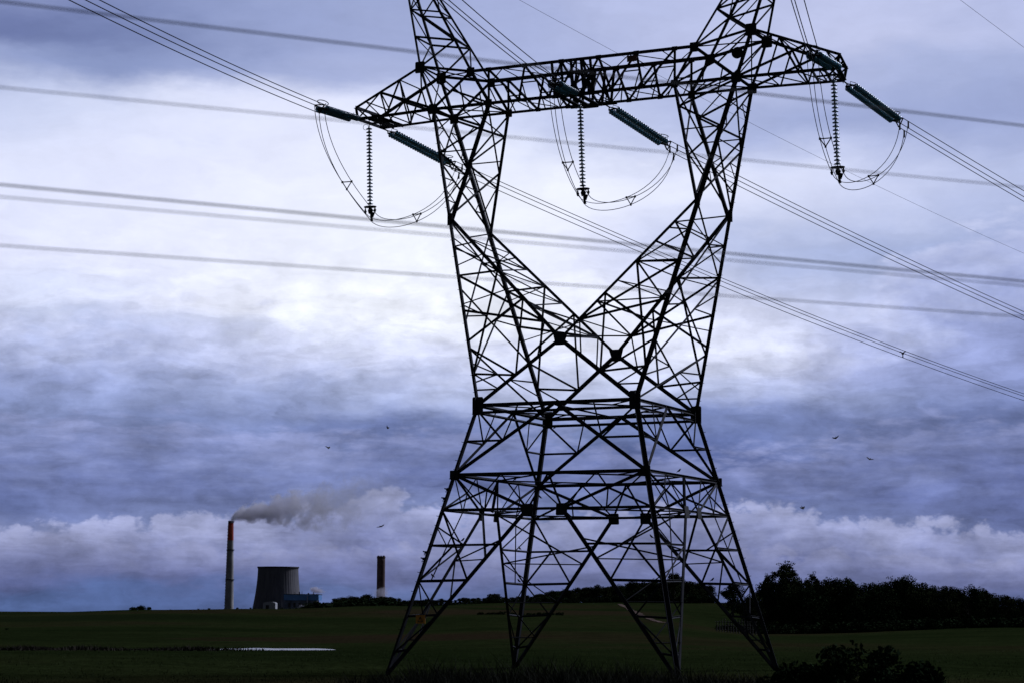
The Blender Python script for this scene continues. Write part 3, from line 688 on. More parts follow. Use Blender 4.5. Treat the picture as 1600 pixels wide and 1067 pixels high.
for key, (A, E, th, s0, c, sg, send, lab) in LINES.items():
    A = V(A); E = V(E); h = hdir(th, sg); side = V((h.y, -h.x, 0))*sg; dirv = (E-A).normalized(); slen = (E-A).length
    e = empty('tension_insulator', A); ph = key[1]
    tag(e, {'fL': 'twin insulator string pulled left from the left crossarm tip, seen end on', 'fM': 'twin insulator string on the near side of the crossarm middle', 'fR': 'twin insulator string on the near side of the right crossarm tip',
            'bL': 'twin teal insulator string sloping down right from left crossarm tip to the left mast', 'bM': 'twin teal insulator string sloping down right from the middle of the crossarm', 'bR': 'twin teal insulator string sloping down right from right crossarm tip into open sky'}[key], 'insulator', 'sloping twin insulator strings')
    p0 = A+dirv*.55; p1 = A+dirv*(slen-.25); hw = side*.21
    b = MB(); b.tube([A, A+dirv*.35], .035, 6); b.tube([A+dirv*.3, p0+hw], .03, 5); b.tube([A+dirv*.3, p0-hw], .03, 5); b.tube([p0-hw*1.1, p0+hw*1.1], .04, 5); rel(b, 'yoke_plate', IRON, e)
    for s_ in (-1, 1):
        b = MB(); b.tube([p0+hw*s_, p1+hw*s_], .024, 6); rel(b, 'string_rod', IRON, e)
        string_of(e, p0+hw*s_, p1+hw*s_, 24, .05)
    b = MB(); pe = A+dirv*slen
    b.tube([p1-hw*1.25, p1+hw*1.25], .05, 6); b.tube([p1+hw, pe+dirv*.1], .035, 5); b.tube([p1-hw, pe+dirv*.1], .035, 5)
    of = OFFS(side)
    for i in range(3): b.tube([pe+of[i]+dirv*.05, pe+of[(i+1) % 3]+dirv*.05], .03, 5)
    for i in range(3): b.tube([p1, pe+of[i]], .025, 5)
    rel(b, 'yoke_plate', IRON, e)
    b = MB(); cc = p1-dirv*.1+V((0, 0, .30))
    b.tube([cc+dirv*(.38*math.cos(t))+side*(.22*math.sin(t))+V((0, 0, .08*math.cos(t))) for t in [k*math.pi/10 for k in range(20)]], .02, 5, closed=True)
    b.tube([p1, cc-dirv*.38], .02, 4); rel(b, 'arcing_horn', IRON, e)
    b = MB(); b.tube([p0, p0+V((0, 0, .22))+dirv*.05, p0+V((0, 0, .25))+dirv*.35+side*.1], .014, 4); rel(b, 'arcing_horn', IRON, e)
    TENS[key] = (pe, dirv, side, of, A, h)
    for i in range(3):
        b = MB(); b.tube(cable_pts(E, h, s0, c, 0, send, 46, of[i]), .0185, 6)
        o = b.build('conductor_cable', CABLE); tag(o, WHICH[i]+' cable of the three-wire bundle '+lab, 'cable', 'conductor cables')
    # in-span spacer
    for ssp in ((42,) if key == 'bL' else ()):
        q = E+h*ssp+V((0, 0, s0*ssp+c*ssp*ssp)); b = MB(); c0 = q+V((0, 0, .03))
        for i in range(3):
            b.tube([c0, mix(c0, q+of[i], .6)+V((0, 0, .03)), q+of[i]], [.045, .03, .045], 6)
        b.tube([c0-h*.08, c0+h*.08], .06, 6)
        o = b.build('spacer', IRON); tag(o, 'small three-armed spacer clipped on the lowest cable bundle far right', 'spacer')
# jumper loops under each phase
def bez(p, q, r, s, n):
    return [p*(1-t)**3+q*3*t*(1-t)**2+r*3*t*t*(1-t)+s*t**3 for t in [i/n for i in range(n+1)]]
def trispacer(pts3, nm, lab):
    b = MB()
    for i in range(3): b.tube([pts3[i], pts3[(i+1) % 3]], .026, 5)
    for p in pts3: b.tube([p-V((0, 0, .05)), p+V((0, 0, .05))], .045, 6)
    o = b.build(nm, IRON); tag(o, lab, 'spacer', 'triangular jumper spacers')
for ph in 'LMR':
    f = TENS['f'+ph]; k = TENS['b'+ph]; cl = SUS[ph]+V((.04, 0, -.42))
    offs_c = [V((.25, .0, .12)), V((-.25, 0, .12)), V((.0, 0, -.22))]
    curves = []
    for i in range(3):
        a = f[0]+f[3][i]+f[1]*.1; c1 = k[0]+k[3][i]+k[1]*.55; m = cl+offs_c[i]
        one = bez(a, a+V((0, .25, -2.1)), m+V((0, -1.9, .75)), m, 16)
        two = bez(m, m+V((0, 1.3, -.62)), c1+V((0, -1.0, -2.7)), c1, 20)
        b = MB(); b.tube(one+two[1:], .0165, 6); o = b.build('jumper_cable', CABLE); curves.append((one, two))
        tag(o, ['right-hand', 'left-hand', 'lowest'][i]+' jumper cable looping under the '+{'L': 'left', 'M': 'middle', 'R': 'right'}[ph]+' insulators', 'cable', 'jumper cables')
        b = MB(); b.tube([c1+V((0, 0, .04)), c1-V((0, 0, .3))], .04, 5); o2 = b.build('jumper_lug', IRON, o)
    nm_ = SIDE[ph][1]
    trispacer([c[0][10] for c in curves], 'spacer', 'triangular spacer on the descending side of the '+nm_+' jumper loop')
    trispacer([c[1][10] for c in curves], 'spacer', 'triangular spacer on the rising far side of the '+nm_+' jumper loop')

# earth wires from the peaks, far span
def thin(name, pts, r, m, lab, grp): b = MB(); b.tube(pts, r, 5); o = b.build(name, m); tag(o, lab, 'cable', grp); return o
for X, sl_, lab in ((-1, -.155, 'thin earth wire running behind the crossarm from the left peak down to the right edge'), (1, -.18, 'thin earth wire crossing the upper right corner of the sky')):
    h = hdir(16, 1)
    thin('earth_wire', [V((X*P['px'], 0, P['pz']))+h*t+V((0, 0, sl_*t+.0006*t*t)) for t in [230*(i/45)**1.5 for i in range(46)]], .009, CABLE, lab, 'earth wires')

# blurred wires close to the camera: five parallel lines that cross the view a few metres away
for yl, yr, r, dep, lab in ((3, 197, .0042, 8.0, 'topmost blurred wire close to the camera, crossing the upper left sky and the crossarm'), (137, 293, .0027, 8.2, 'second blurred wire from the top, close to the camera, passing behind the hanging insulators'),
                        (289, 440, .0044, 8.6, 'dark blurred wire close to the camera, just above its paler twin'), (308, 447, .0027, 8.2, 'pale blurred wire close to the camera, just under the darker wire'),
                        (384, 495, .0030, 8.6, 'lowest blurred wire close to the camera, crossing the pylon at crotch height')):
    p = at(0, yl, dep); q = at(1600, yr, dep*1.2)
    thin('near_wire', [p+(q-p)*(-1.5+i*.1) for i in range(46)], r, WIRE, lab, 'blurred wires near the camera')

# ------------------------------------------------------------------ power station on the horizon
CONC = mat('pale_concrete', (.42, .41, .40), .9, var=.25, vscale=.08); REDP = mat('red_paint', (.62, .09, .04), .8, var=.15, vscale=.1)
DKC = mat('dark_band', (.05, .05, .055), .9); BRN = mat('sooty_brick', (.13, .085, .075), .95, var=.45, vscale=.06)
AX = (HR, HF, UP)
def base_at(px, dep, z=-16): return place(px, dep, z)
def zrow(y, dep): return CAM.z - (y-954)*dep/FPX
def chimney(px, dep, rb, rt, ytop, m, label, redy=None, rings=(), ladder=True):
    p = base_at(px, dep); e = empty('chimney', p); tag(e, label, 'chimney')
    H = zrow(ytop, dep)-p.z
    z1 = zrow(redy, dep)-p.z if redy else H
    rad = lambda z: rb+(rt-rb)*z/H
    b = MB(); b.lathe([(rad(H*0), 0)]+[(rad(z1*i/12), z1*i/12) for i in range(1, 13)]+([] if redy else [(rt*.8, H), (rt*.8, H-6)]), 28, V((0, 0, 0)), AX); b.build('shaft', m, e, True)
    if redy:
        b = MB(); b.lathe([(rad(z1), z1), (rt, H), (rt*.75, H), (rt*.75, H-6)], 28, V((0, 0, 0)), AX); b.build('painted_top', REDP, e, True)
    b = MB(); b.lathe([(rt+.1, H-3.2), (rt+.55, H-3), (rt+.55, H+.3), (rt*.8, H+.35)], 24, V((0, 0, 0)), AX); b.build('cap', DKC if redy else BRN, e)
    for y in rings:
        z = zrow(y, dep)-p.z; r = rad(z); b = MB(); b.lathe([(r, z-.7), (r+1.6, z-.5), (r+1.6, z+.9), (r, z+.9)], 24, V((0, 0, 0)), AX); b.build('platform', DKC, e)
    if ladder:
        b = MB()
        for i in range(30):
            z = 10+(H-14)*i/30; c_ = -HR*(rad(z)+.55)+UP*z; b.box(c_, HR*1.1, HF*1.6, UP*1.6)
        b.tube([-HR*(rad(z)+.35)+UP*z for z in (0, H*.5, H-1)], .3, 4); b.build('ladder', DKC, e)
    return e, H, p
ch1, H1, p1 = chimney(358, 3700, 8.0, 4.4, 817, CONC, 'tall slim grey chimney with a red top and a smoke plume', 847, (862, 908))
ch2, H2, p2 = chimney(594.5, 3750, 7.4, 7.1, 871, BRN, 'short brown sooty chimney rising from mist left of the pylon', None, (), False)
b = MB()
for i in range(8):
    t = i*math.pi/4; b.box(HR*(5.4*math.cos(t))+HF*(5.4*math.sin(t))+UP*(H2+.9), HR*1.8, HF*1.8, UP*1.8)
b.build('rim_block', BRN, ch2)
# cooling tower
def tower_mat():
    m = bpy.data.materials.new('streaked_concrete'); m.use_nodes = True; t = m.node_tree; b = t.nodes['Principled BSDF']; b.inputs['Roughness'].default_value = .95
    c = N('ShaderNodeTexCoord', t); mp = N('ShaderNodeMapping', t); mp.inputs['Scale'].default_value = (.12, .12, .012); L(c.outputs['Object'], mp.inputs[0], t)
    n = N('ShaderNodeTexNoise', t); n.inputs['Scale'].default_value = 1.6; n.inputs['Detail'].default_value = 8; n.inputs['Roughness'].default_value = .65; L(mp.outputs[0], n.inputs['Vector'], t)
    r = N('ShaderNodeValToRGB', t); L(n.outputs[0], r.inputs[0], t); r.color_ramp.elements[0].position = .32; r.color_ramp.elements[1].position = .68
    r.color_ramp.elements[0].color = (.12, .12, .14, 1); r.color_ramp.elements[1].color = (.21, .205, .21, 1); L(r.outputs[0], b.inputs['Base Color'], t)
    return m
p = base_at(433.5, 3600); e = empty('cooling_tower', p); tag(e, 'wide dark concrete cooling tower beside the tall slim chimney', 'cooling tower')
prof = [(888, 31.4), (893, 31.1), (903, 31.6), (915, 32.6), (928, 34.2), (940, 36.2), (952, 38.6), (962, 40.6), (970, 42.4)]
nr = 144; vs = []; fs = []
pr = [(r*1.082, zrow(y, 3600)-p.z) for y, r in reversed(prof)]
def rib(j): return .22 if j % 3 == 0 else 0
for r, z in pr:
    for j in range(nr):
        t = 2*math.pi*j/nr; rr = r+rib(j); vs.append(HR*(rr*math.cos(t))+HF*(rr*math.sin(t))+UP*z)
for i in range(len(pr)-1):
    for j in range(nr): fs.append((i*nr+j, i*nr+(j+1) % nr, (i+1)*nr+(j+1) % nr, (i+1)*nr+j))
sh = new('shell', vs, fs, tower_mat(), e)
so_ = sh.modifiers.new('thick', 'SOLIDIFY'); so_.thickness = 1.2; so_.offset = -1
b = MB(); rt, zt = pr[-1]; b.lathe([(rt-.8, zt-1.8), (rt+1.2, zt-1.6), (rt+1.2, zt+.5), (rt-1.4, zt+.5), (rt-1.4, zt-1.8)], 72, V((0, 0, 0)), AX); b.build('rim', DKC, e)
# blue boiler house
BLUE = mat('blue_cladding', (.12, .30, .62), .7, var=.12, vscale=.05); GREY = mat('grey_cladding', (.13, .15, .20), .85, var=.4, vscale=.06); WHT = mat('pale_cladding', (.45, .46, .48), .8, var=.2, vscale=.08)
def bbox(mb, px0, px1, y0, y1, dep, thick, org):
    x0 = (px0-800)/FPX*dep; x1 = (px1-800)/FPX*dep; z0 = zrow(y1, dep); z1 = zrow(y0, dep)
    c_ = CAM*1; c_.z = 0
    q = c_+HF*(dep+thick/2)+HR*((x0+x1)/2)+UP*((z0+z1)/2)-org; mb.box(q, HR*(x1-x0), HF*thick, UP*(z1-z0))
dep = 3480; p = base_at(475, dep); e = empty('boiler_house', p); tag(e, 'blue clad industrial building at the foot of the cooling tower', 'building')
b = MB(); bbox(b, 448, 502, 930, 939, dep, 60, p); b.build('upper_wall', BLUE, e)
b = MB(); bbox(b, 449, 498, 939, 975, dep+2, 56, p); b.build('lower_wall', GREY, e)
b = MB(); bbox(b, 447.5, 502.5, 929.3, 930, dep-1, 63, p); b.build('roof_edge', DKC, e)
for x, w_, h_ in ((465, .8, 3), (472, 1.6, 3.4), (476, .6, 4), (494, 1.2, 3.2), (486, 2.2, 1.6)):
    b = MB(); bbox(b, x-w_/2, x+w_/2, 929.3-h_, 929.3, dep+20, 3, p); b.build('roof_vent', DKC, e)
for x in (455, 463, 471, 482):
    b = MB(); bbox(b, x, x+3.4, 943, 950, dep+1.2, 1.2, p); b.build('window_band', DKC, e)
b = MB(); bbox(b, 484, 485, 932, 975, dep-3, 3, p); bbox(b, 499, 500, 939, 975, dep-3, 3, p); b.build('downpipe', WHT, e)
# pale shed in front of the cooling tower: arched roof
dep = 3400; p = base_at(420.5, dep); e = empty('arched_shed', p); tag(e, 'small pale shed with curved roof in front of the cooling tower', 'shed')
b = MB(); vs = []; hw = 9.5*dep/FPX; z0 = 0; z1 = zrow(944, dep)-p.z; z2 = zrow(941.6, dep)-p.z
arc = [(-hw, 0), (-hw, z1)]+[(-hw*math.cos(t), z1+(z2-z1)*math.sin(t)) for t in [math.pi*i/10 for i in range(1, 10)]]+[(hw, z1), (hw, 0)]
k = len(arc); vs = [HR*x+UP*z+HF*y for y in (0, 30) for x, z in arc]
b.add(vs, [tuple(range(k)), tuple(range(2*k-1, k-1, -1))]+[(i, i+k, (i+1) % k+k, (i+1) % k) for i in range(k)]); b.build('shell', WHT, e)
b = MB(); b.box(HR*(-3)-HF*.2+UP*(zrow(950, dep)-p.z), HR*5, HF*.4, UP*7); b.build('door', DKC, e)

# smoke and steam
def vol_mat(name, build_density, color, aniso):
    m = bpy.data.materials.new(name); m.use_nodes = True; t = m.node_tree; t.nodes.clear()
    o = N('ShaderNodeOutputMaterial', t); pv_ = N('ShaderNodeVolumePrincipled', t); pv_.inputs['Color'].default_value = (*color, 1); pv_.inputs['Anisotropy'].default_value = aniso
    L(build_density(t), pv_.inputs['Density'], t); L(pv_.outputs[0], o.inputs['Volume'], t); return m
def plume_density(t):
    c = N('ShaderNodeTexCoord', t); s_ = N('ShaderNodeSeparateXYZ', t); L(c.outputs['Object'], s_.inputs[0], t); x, y, z = s_.outputs
    m_ = lambda *a, **k: M(*a, tree=t, **k)
    xn = m_('MAXIMUM', x, 0.0)
    zc = m_('ADD', m_('MULTIPLY', m_('SUBTRACT', 1, m_('EXPONENT', m_('MULTIPLY', xn, -1/14))), 15), m_('MULTIPLY', m_('POWER', m_('DIVIDE', xn, 290), 1.8), 36))
    r = m_('ADD', 4.5, m_('MULTIPLY', m_('POWER', m_('DIVIDE', xn, 290), .50), 46))
    dz = m_('SUBTRACT', z, zc)
    dist = m_('DIVIDE', m_('SQRT', m_('ADD', m_('MULTIPLY', dz, dz), m_('MULTIPLY', m_('MULTIPLY', y, y), .6))), r)
    n = N('ShaderNodeTexNoise', t); n.inputs['Scale'].default_value = .042; n.inputs['Detail'].default_value = 6; n.inputs['Roughness'].default_value = .62; L(c.outputs['Object'], n.inputs['Vector'], t)
    core = m_('ADD', m_('SUBTRACT', .80, dist), m_('MULTIPLY', m_('SUBTRACT', n.outputs[0], .5), 3.6))
    core = m_('MULTIPLY', core, 4.5, clamp=True)
    fade = m_('MULTIPLY', m_('EXPONENT', m_('MULTIPLY', xn, -1/125)), .17)
    end = m_('SUBTRACT', 1, m_('DIVIDE', xn, 300), clamp=True)
    return m_('MULTIPLY', m_('MULTIPLY', core, fade), end)
top = p1+UP*(H1+1)
def boxmesh(name, x0, x1, y0, y1, z0, z1, m):
    b = MB(); b.box(V(((x0+x1)/2, (y0+y1)/2, (z0+z1)/2)), (x1-x0, 0, 0), (0, y1-y0, 0), (0, 0, z1-z0)); return b.build(name, m)
o = boxmesh('smoke_plume', -3, 300, -70, 70, -28, 135, vol_mat('smoke', plume_density, (.955, .945, 1), .0)); o.location = top; o.rotation_euler = (0, 0, -YAW)
tag(o, 'billowing grey smoke plume drifting right from the tall chimney', 'smoke')
def puff(name, loc, size, dens, col, label, seed):
    def f(t):
        c = N('ShaderNodeTexCoord', t); m_ = lambda *a, **k: M(*a, tree=t, **k)
        ln = N('ShaderNodeVectorMath', t, operation='LENGTH'); L(c.outputs['Object'], ln.inputs[0], t)
        mp = N('ShaderNodeMapping', t); mp.inputs['Location'].default_value = (seed, 0, seed*2); L(c.outputs['Object'], mp.inputs[0], t)
        n = N('ShaderNodeTexNoise', t); n.inputs['Scale'].default_value = 1.5; n.inputs['Detail'].default_value = 6; n.inputs['Roughness'].default_value = .6; L(mp.outputs[0], n.inputs['Vector'], t)
        return m_('MULTIPLY', m_('MULTIPLY', m_('ADD', m_('SUBTRACT', .55, ln.outputs['Value']), m_('MULTIPLY', m_('SUBTRACT', n.outputs[0], .5), 1.6)), 2, clamp=True), dens)
    bm = bmesh.new(); bmesh.ops.create_icosphere(bm, subdivisions=3, radius=1); me = bpy.data.meshes.new(name); bm.to_mesh(me); bm.free()
    me.materials.append(vol_mat(name+'_vapour', f, col, .2)); o = bpy.data.objects.new(name, me); COL.objects.link(o)
    o.location = loc; o.scale = size; o.rotation_euler = (0, 0, -YAW); tag(o, label, 'steam'); return o
puff('steam_puff', at(495, 922, 3450), (22, 10, 12), .5, (.85, .82, .88), 'small white steam puff above the blue building roof', 3)
puff('steam_puff', at(476, 947, 3440), (24, 10, 7), .16, (.8, .8, .88), 'low wisp of steam at the foot of the blue building', 5)
puff('steam_puff', at(597, 928, 3730), (27, 14, 24), .16, (.80, .78, .86), 'bank of mist hiding the foot of the brown chimney', 8)

# ------------------------------------------------------------------ trees and shrubs
def leaf_mat(name, c):
    m = mat(name, c, .9, var=.5, vscale=.9, spec=.0); return m
LEAF = [leaf_mat('leaves_dark', (.026, .04, .018)), leaf_mat('leaves_olive', (.032, .042, .018)), leaf_mat('leaves_deep', (.02, .034, .016))]
BARK = mat('bark', (.06, .05, .04), .95, var=.4, vscale=2)
def rnd_unit():
    while True:
        v = V((random.uniform(-1, 1), random.uniform(-1, 1), random.uniform(-1, 1)))
        if .1 < v.length < 1: return v.normalized()
def leaves(mb, c, r, n, size, squash=.75):
    for _ in range(n):
        d = rnd_unit(); q = c+V((d.x, d.y, d.z*squash))*r*(random.random()**.3)
        u = rnd_unit(); w_ = u.cross(rnd_unit()); 
        if w_.length < .1: continue
        w_.normalize(); s_ = size*random.uniform(.6, 1.4)
        mb.add([q-u*s_, q+w_*s_*.55, q+u*s_, q-w_*s_*.55], [(0, 1, 2, 3)])
def tree_proto(kind, H, Wd, seed):
    """unit built at full size; kind: broad, umbrella, tall, round"""
    random.seed(seed); lm = LEAF[seed % 3]
    e = empty({'broad': 'broadleaf_tree', 'tall': 'eucalyptus_tree', 'round': 'round_tree'}[kind])
    cb = {'broad': .12, 'tall': .42, 'round': .15}[kind]*H; r0 = Wd/2; br = MB(); cr2 = MB()
    k = H*.022+.08; br.tube([(0, 0, -.8), (.1, 0, H*.25), (-.1, .15, H*.5), (.1, 0, H*.8)], [k*1.3, k, k*.7, k*.25], 7)
    lumps = []
    nl = {'broad': 30, 'tall': 26, 'round': 22}[kind]
    for i in range(nl):
        a = random.uniform(0, 6.28); hz = random.random()
        prof_ = math.sin(math.pi*min(1, hz*.80+.20))**.55
        rr = r0*prof_*random.uniform(.15, .88); z = cb+(H-cb)*(hz*.92)
        lumps.append((V((math.cos(a)*rr, math.sin(a)*rr, z)), random.uniform(.12, .24)*Wd*(1 if kind != 'tall' else .8)))
    for c_, r in lumps:
        st = V((0, 0, max(H*.15, c_.z-r0*.9))); 
        br.tube([st, mix(st, c_, .5)+V((0, 0, .25)), c_], [k*.45, k*.25, k*.08], 4, cap=False)
        leaves(cr2, c_, r*(.95 if kind != 'tall' else .8), 190 if kind != 'tall' else 130, .25)
        for _ in range(3 if kind == 'tall' else 1): leaves(cr2, c_+rnd_unit()*r, r*.35, 22, .2)
    cr2.build('crown', lm, e); br.build('trunk', BARK, e); e['H'] = H
    return e
protos = {('broad', i): tree_proto('broad', 12, 11+i, 10+i) for i in range(5)}
protos[('tall', 0)] = tree_proto('tall', 17, 11, 31); protos[('round', 0)] = tree_proto('round', 10, 8.5, 41); protos[('round', 1)] = tree_proto('round', 10, 10, 43)
used = set()
def put_tree(kind, px, dep, ytop, label, group=None, wid=1.0, cat='tree'):
    pr_ = protos[kind]; q = place(px, dep); q.z = ground_z(q.x, q.y)
    if kind in used: e = copy_tree(pr_)
    else: e = pr_; used.add(kind)
    h = (zrow(ytop, dep)-q.z); sc = h/pr_['H']
    e.location = q; e.scale = (sc*wid, sc*wid, sc); e.rotation_euler = (0, 0, random.uniform(0, 6.28))
    tag(e, label, cat, group); return e
random.seed(99)
def interp(tab, x):
    for (x0, y0), (x1, y1) in zip(tab, tab[1:]):
        if x0 <= x <= x1: return y0+(y1-y0)*(x-x0)/(x1-x0)
    return tab[0][1] if x < tab[0][0] else tab[-1][1]
RW = [(1165, 930), (1185, 918), (1205, 908), (1240, 903), (1290, 900), (1320, 900), (1350, 907), (1395, 903), (1425, 903), (1465, 905), (1485, 914), (1510, 916), (1540, 917), (1570, 924), (1600, 930), (1640, 934)]
x = 1178
i = 0
while x < 1640:
    yt_ = interp(RW, x)+random.uniform(-3, 5)
    put_tree(('broad', i % 5), x, random.uniform(530, 560), yt_, 'dark broadleaf tree in the front edge of the dense wood right of the pylon', 'trees of the dark wood right of the pylon', random.uniform(.72, .98)); x += random.uniform(17, 23); i += 1
x = 1170
while x < 1640:
    put_tree(('broad', (i*3) % 5), x, random.uniform(575, 640), interp(RW, x)+random.uniform(-2, 8), 'dark broadleaf tree in the front edge of the dense wood right of the pylon', 'trees of the dark wood right of the pylon', random.uniform(.8, 1.1)); x += random.uniform(20, 28); i += 1
put_tree(('tall', 0), 1229, 548, 879, 'tallest tree with open rounded crown above the left end of the dark wood', None, 1.15)
put_tree(('tall', 0), 1200, 552, 898, 'small open-crowned tree left of the tallest tree at the wood edge', None, .7)
put_tree(('tall', 0), 1270, 556, 895, 'open-crowned tree just right of the tallest tree, rising above the wood', None, .8)
put_tree(('round', 0), 1145, 700, 911, 'lone round tree seen through the right leg of the pylon', None, 1.2)
put_tree(('round', 1), 1053, 860, 894, 'dome-topped tree standing highest behind the near pylon leg', None, .9)
CW = [(478, 944), (500, 941), (530, 937), (560, 933), (590, 932), (615, 934), (640, 939), (700, 939), (730, 936), (760, 931), (772, 927), (790, 934), (830, 931), (860, 925), (890, 920), (920, 917), (945, 915), (970, 914), (1000, 907), (1030, 906), (1060, 906), (1100, 911), (1110, 915)]
x = 484
while x < 1110:
    lft = x < 650
    lab = 'low dark tree in the hedge line between the power station and the pylon' if lft else ('distant tree in the row behind the pylon legs' if x < 880 else 'dark tree in the wood behind the right half of the pylon base')
    gp = 'trees in the hedge line by the power station' if lft else ('distant trees behind the left of the pylon base' if x < 880 else 'trees of the wood behind the pylon base')
    for rep in range(1 if x < 880 else 2):
        put_tree((['broad', 'round'][i % 2], i % 2 if i % 2 else i % 5), x+random.uniform(-3, 3), random.uniform(880, 960)+rep*30, interp(CW, x)+random.uniform(-2.5, 3), lab, gp, random.uniform(1.2, 1.8) if x < 880 else random.uniform(.9, 1.3))
        i += 1
    x += random.uniform(8, 12) if x > 880 else random.uniform(6, 10)
# hedgerow shrubs
def shrub_proto(seed, H, Wd, n, leaf):
    random.seed(seed); e = empty('shrub'); e['H'] = H; c2 = MB(); br = MB()
    for i in range(n):
        a = random.uniform(0, 6.28); rr = random.random()**.6*Wd*.36; c_ = V((math.cos(a)*rr, math.sin(a)*rr, H*(.1+.7*random.random()*(1-rr/Wd))))
        leaves(c2, c_, Wd*random.uniform(.12, .2), 60, leaf, .85); br.tube([(0, 0, -.2), mix(V((0, 0, 0)), c_, .6), c_], [.05, .03, .01], 4, cap=False)
    c2.build('foliage', LEAF[seed % 3], e); br.build('stems', BARK, e); return e
protos[('shrub', 0)] = shrub_proto(3, 2.0, 3.2, 22, .16); protos[('shrub', 1)] = shrub_proto(5, 2.0, 4.2, 22, .18)
random.seed(5)
for px, dep, yt_, lab, wd_ in ((12, 400, 983.5, 'round dark shrub alone in the grass at the far left', 1.3), (208, 690, 949.5, 'small shrub at the left of the clump on the grassy crest', 1.3), (219, 695, 948, 'taller shrub in the middle of the clump on the grassy crest', 1.3), (231, 692, 950, 'small shrub at the right of the clump on the grassy crest', 1.2)):
    put_tree(('shrub', int(px) % 2), px, dep, yt_, lab, None, wd_, 'shrub')
for px in (266, 310, 318, 327, 371, 377, 384, 391, 398, 408, 440, 452, 463, 471):
    put_tree(('shrub', px % 2), px, 700, interp([(250, 953.5), (480, 949.5)], px)+random.uniform(-1, 1), 'tiny dark shrub on the skyline below the chimney and cooling tower', 'skyline shrubs below the power station', random.uniform(1, 1.8), 'shrub')
for px in range(482, 1112, 7):
    put_tree(('shrub', px % 2), px+random.uniform(-3, 3), random.uniform(868, 884), interp(CW, px)+(4 if px < 880 else 16)+random.uniform(-2, 2), 'low shrub filling the foot of the far tree row behind the pylon', 'undergrowth along the far tree row', random.uniform(1.3, 2.2) if px < 880 else random.uniform(.8, 1.2), 'shrub')
x = 640
while x < 890:
    put_tree(('round', i % 2), x, random.uniform(890, 940), interp([(640, 938), (700, 937), (760, 933), (800, 934), (890, 921)], x)+random.uniform(-2, 2), 'distant tree in the row behind the pylon legs', 'distant trees behind the left of the pylon base', random.uniform(1.4, 2.0)); x += random.uniform(6, 9); i += 1
for px in range(752, 882, 9):
    put_tree(('shrub', px % 2), px+random.uniform(-3, 3), 590, 955+random.uniform(-2, 2), 'low shrub of the dark hedge crossing the field behind the pylon', 'shrubs of the field hedge behind the pylon', random.uniform(1.2, 2), 'shrub')
for px in range(560, 640, 10):
    put_tree(('shrub', px % 2), px+random.uniform(-3, 3), 740, 946+random.uniform(-2, 2), 'low shrub at the field edge left of the pylon leg', 'shrubs at the field edge left of the pylon', random.uniform(1.2, 2), 'shrub')
for px in range(1120, 1640, 13):
    put_tree(('shrub', px % 2), px+random.uniform(-4, 4), random.uniform(505, 522), interp([(1120, 972), (1200, 972), (1640, 956)], px)+random.uniform(-3, 3), 'low shrub along the foot of the dark wood', 'shrubs along the foot of the dark wood', random.uniform(1.1, 1.9), 'shrub')
# big near bush, lower right
def near_bush(px, dep, ytop, wpx, label, seed):
    random.seed(seed); q = place(px, dep); q.z = ground_z(q.x, q.y); e = empty('bush', q); tag(e, label, 'bush'); H = zrow(ytop, dep)-q.z; Wd = wpx*dep/FPX; c2 = MB(); br = MB()
    for i in range(90):
        a = random.uniform(0, 6.28); rr = random.random()**.5*Wd*.5; c_ = V((math.cos(a)*rr, math.sin(a)*rr, 0)); c_.z = H*max(.08, 1-(rr/(Wd*.55))**4)*random.uniform(.5, 1.0)
        leaves(c2, c_, random.uniform(.18, .32), 150, .05, .9); br.tube([(0, 0, 0), mix(V((0, 0, .1)), c_, .6), c_+V((0, 0, random.uniform(0, .18)))], [.02, .012, .004], 4, cap=False)
        if random.random() < .08:
            tp = c_+V((random.uniform(-.1, .1), 0, random.uniform(.2, .4))); br.tube([c_, tp], [.006, .003], 3, cap=False); leaves(c2, tp, .08, 14, .04)
    c2.build('foliage', LEAF[2], e); br.build('stems', BARK, e)
near_bush(1332, 38, 1011, 205, 'large near black leafy bush at the bottom right of the view', 8)
near_bush(1432, 36, 1044, 90, 'smaller low bush beside the large bush at the bottom right', 9)
near_bush(1240, 40, 1044, 110, 'low bush to the left of the large bush, near the right pylon foot', 12)
# weeds and grass
def blades(name, n, pos, hgt, wid, m, label, seed):
    random.seed(seed); b = MB()
    for _ in range(n):
        px, dep = pos(); q = place(px, dep)
        if 322+12*math.sin(dep) < px < 540+12*math.sin(dep*1.7) and 200 < dep < 290 and (dep > 225 or random.random() < .93): continue
        q.z = ground_z(q.x, q.y)-.02; h = hgt(px, dep)*random.triangular(.25, 1.35, .6); t = random.uniform(0, 6.28); u = V((math.cos(t), math.sin(t), 0)); ln = V((random.uniform(-.7, .7), random.uniform(-.7, .7), 0))*h
        w_ = wid*random.uniform(.6, 1.4)
        b.add([q-u*w_, q+u*w_, q+u*w_*.6+ln*.4+V((0, 0, h*.6)), q-u*w_*.6+ln*.4+V((0, 0, h*.6)), q+ln+V((0, 0, h))], [(0, 1, 2, 3), (3, 2, 4)])
    o = b.build(name, m); tag(o, label, 'grass', kind='stuff'); return o
GR = mat('grass_blades', (.030, .044, .014), .95, var=.5, vscale=.4, spec=.1); WD = mat('weed_stems', (.013, .015, .008), .95, var=.5, vscale=1.2, spec=.1); RD_ = mat('reed_stems', (.03, .026, .018), .95, var=.5, vscale=.15, spec=.1)
WP = [(480, .3), (600, .8), (660, 1.15), (760, 1.05), (850, 1.2), (950, 1.0), (1040, .9), (1150, .7), (1230, .6), (1300, .5)]
blades('tall_weeds', 22000, lambda: (random.uniform(500, 1290), random.uniform(52, 74)), lambda x, d: interp(WP, x)*(.6+.6*noise.noise((x*.03, d*.3, 0))+.3), .014, WD, 'tall dark weeds in front of the pylon feet', 3)
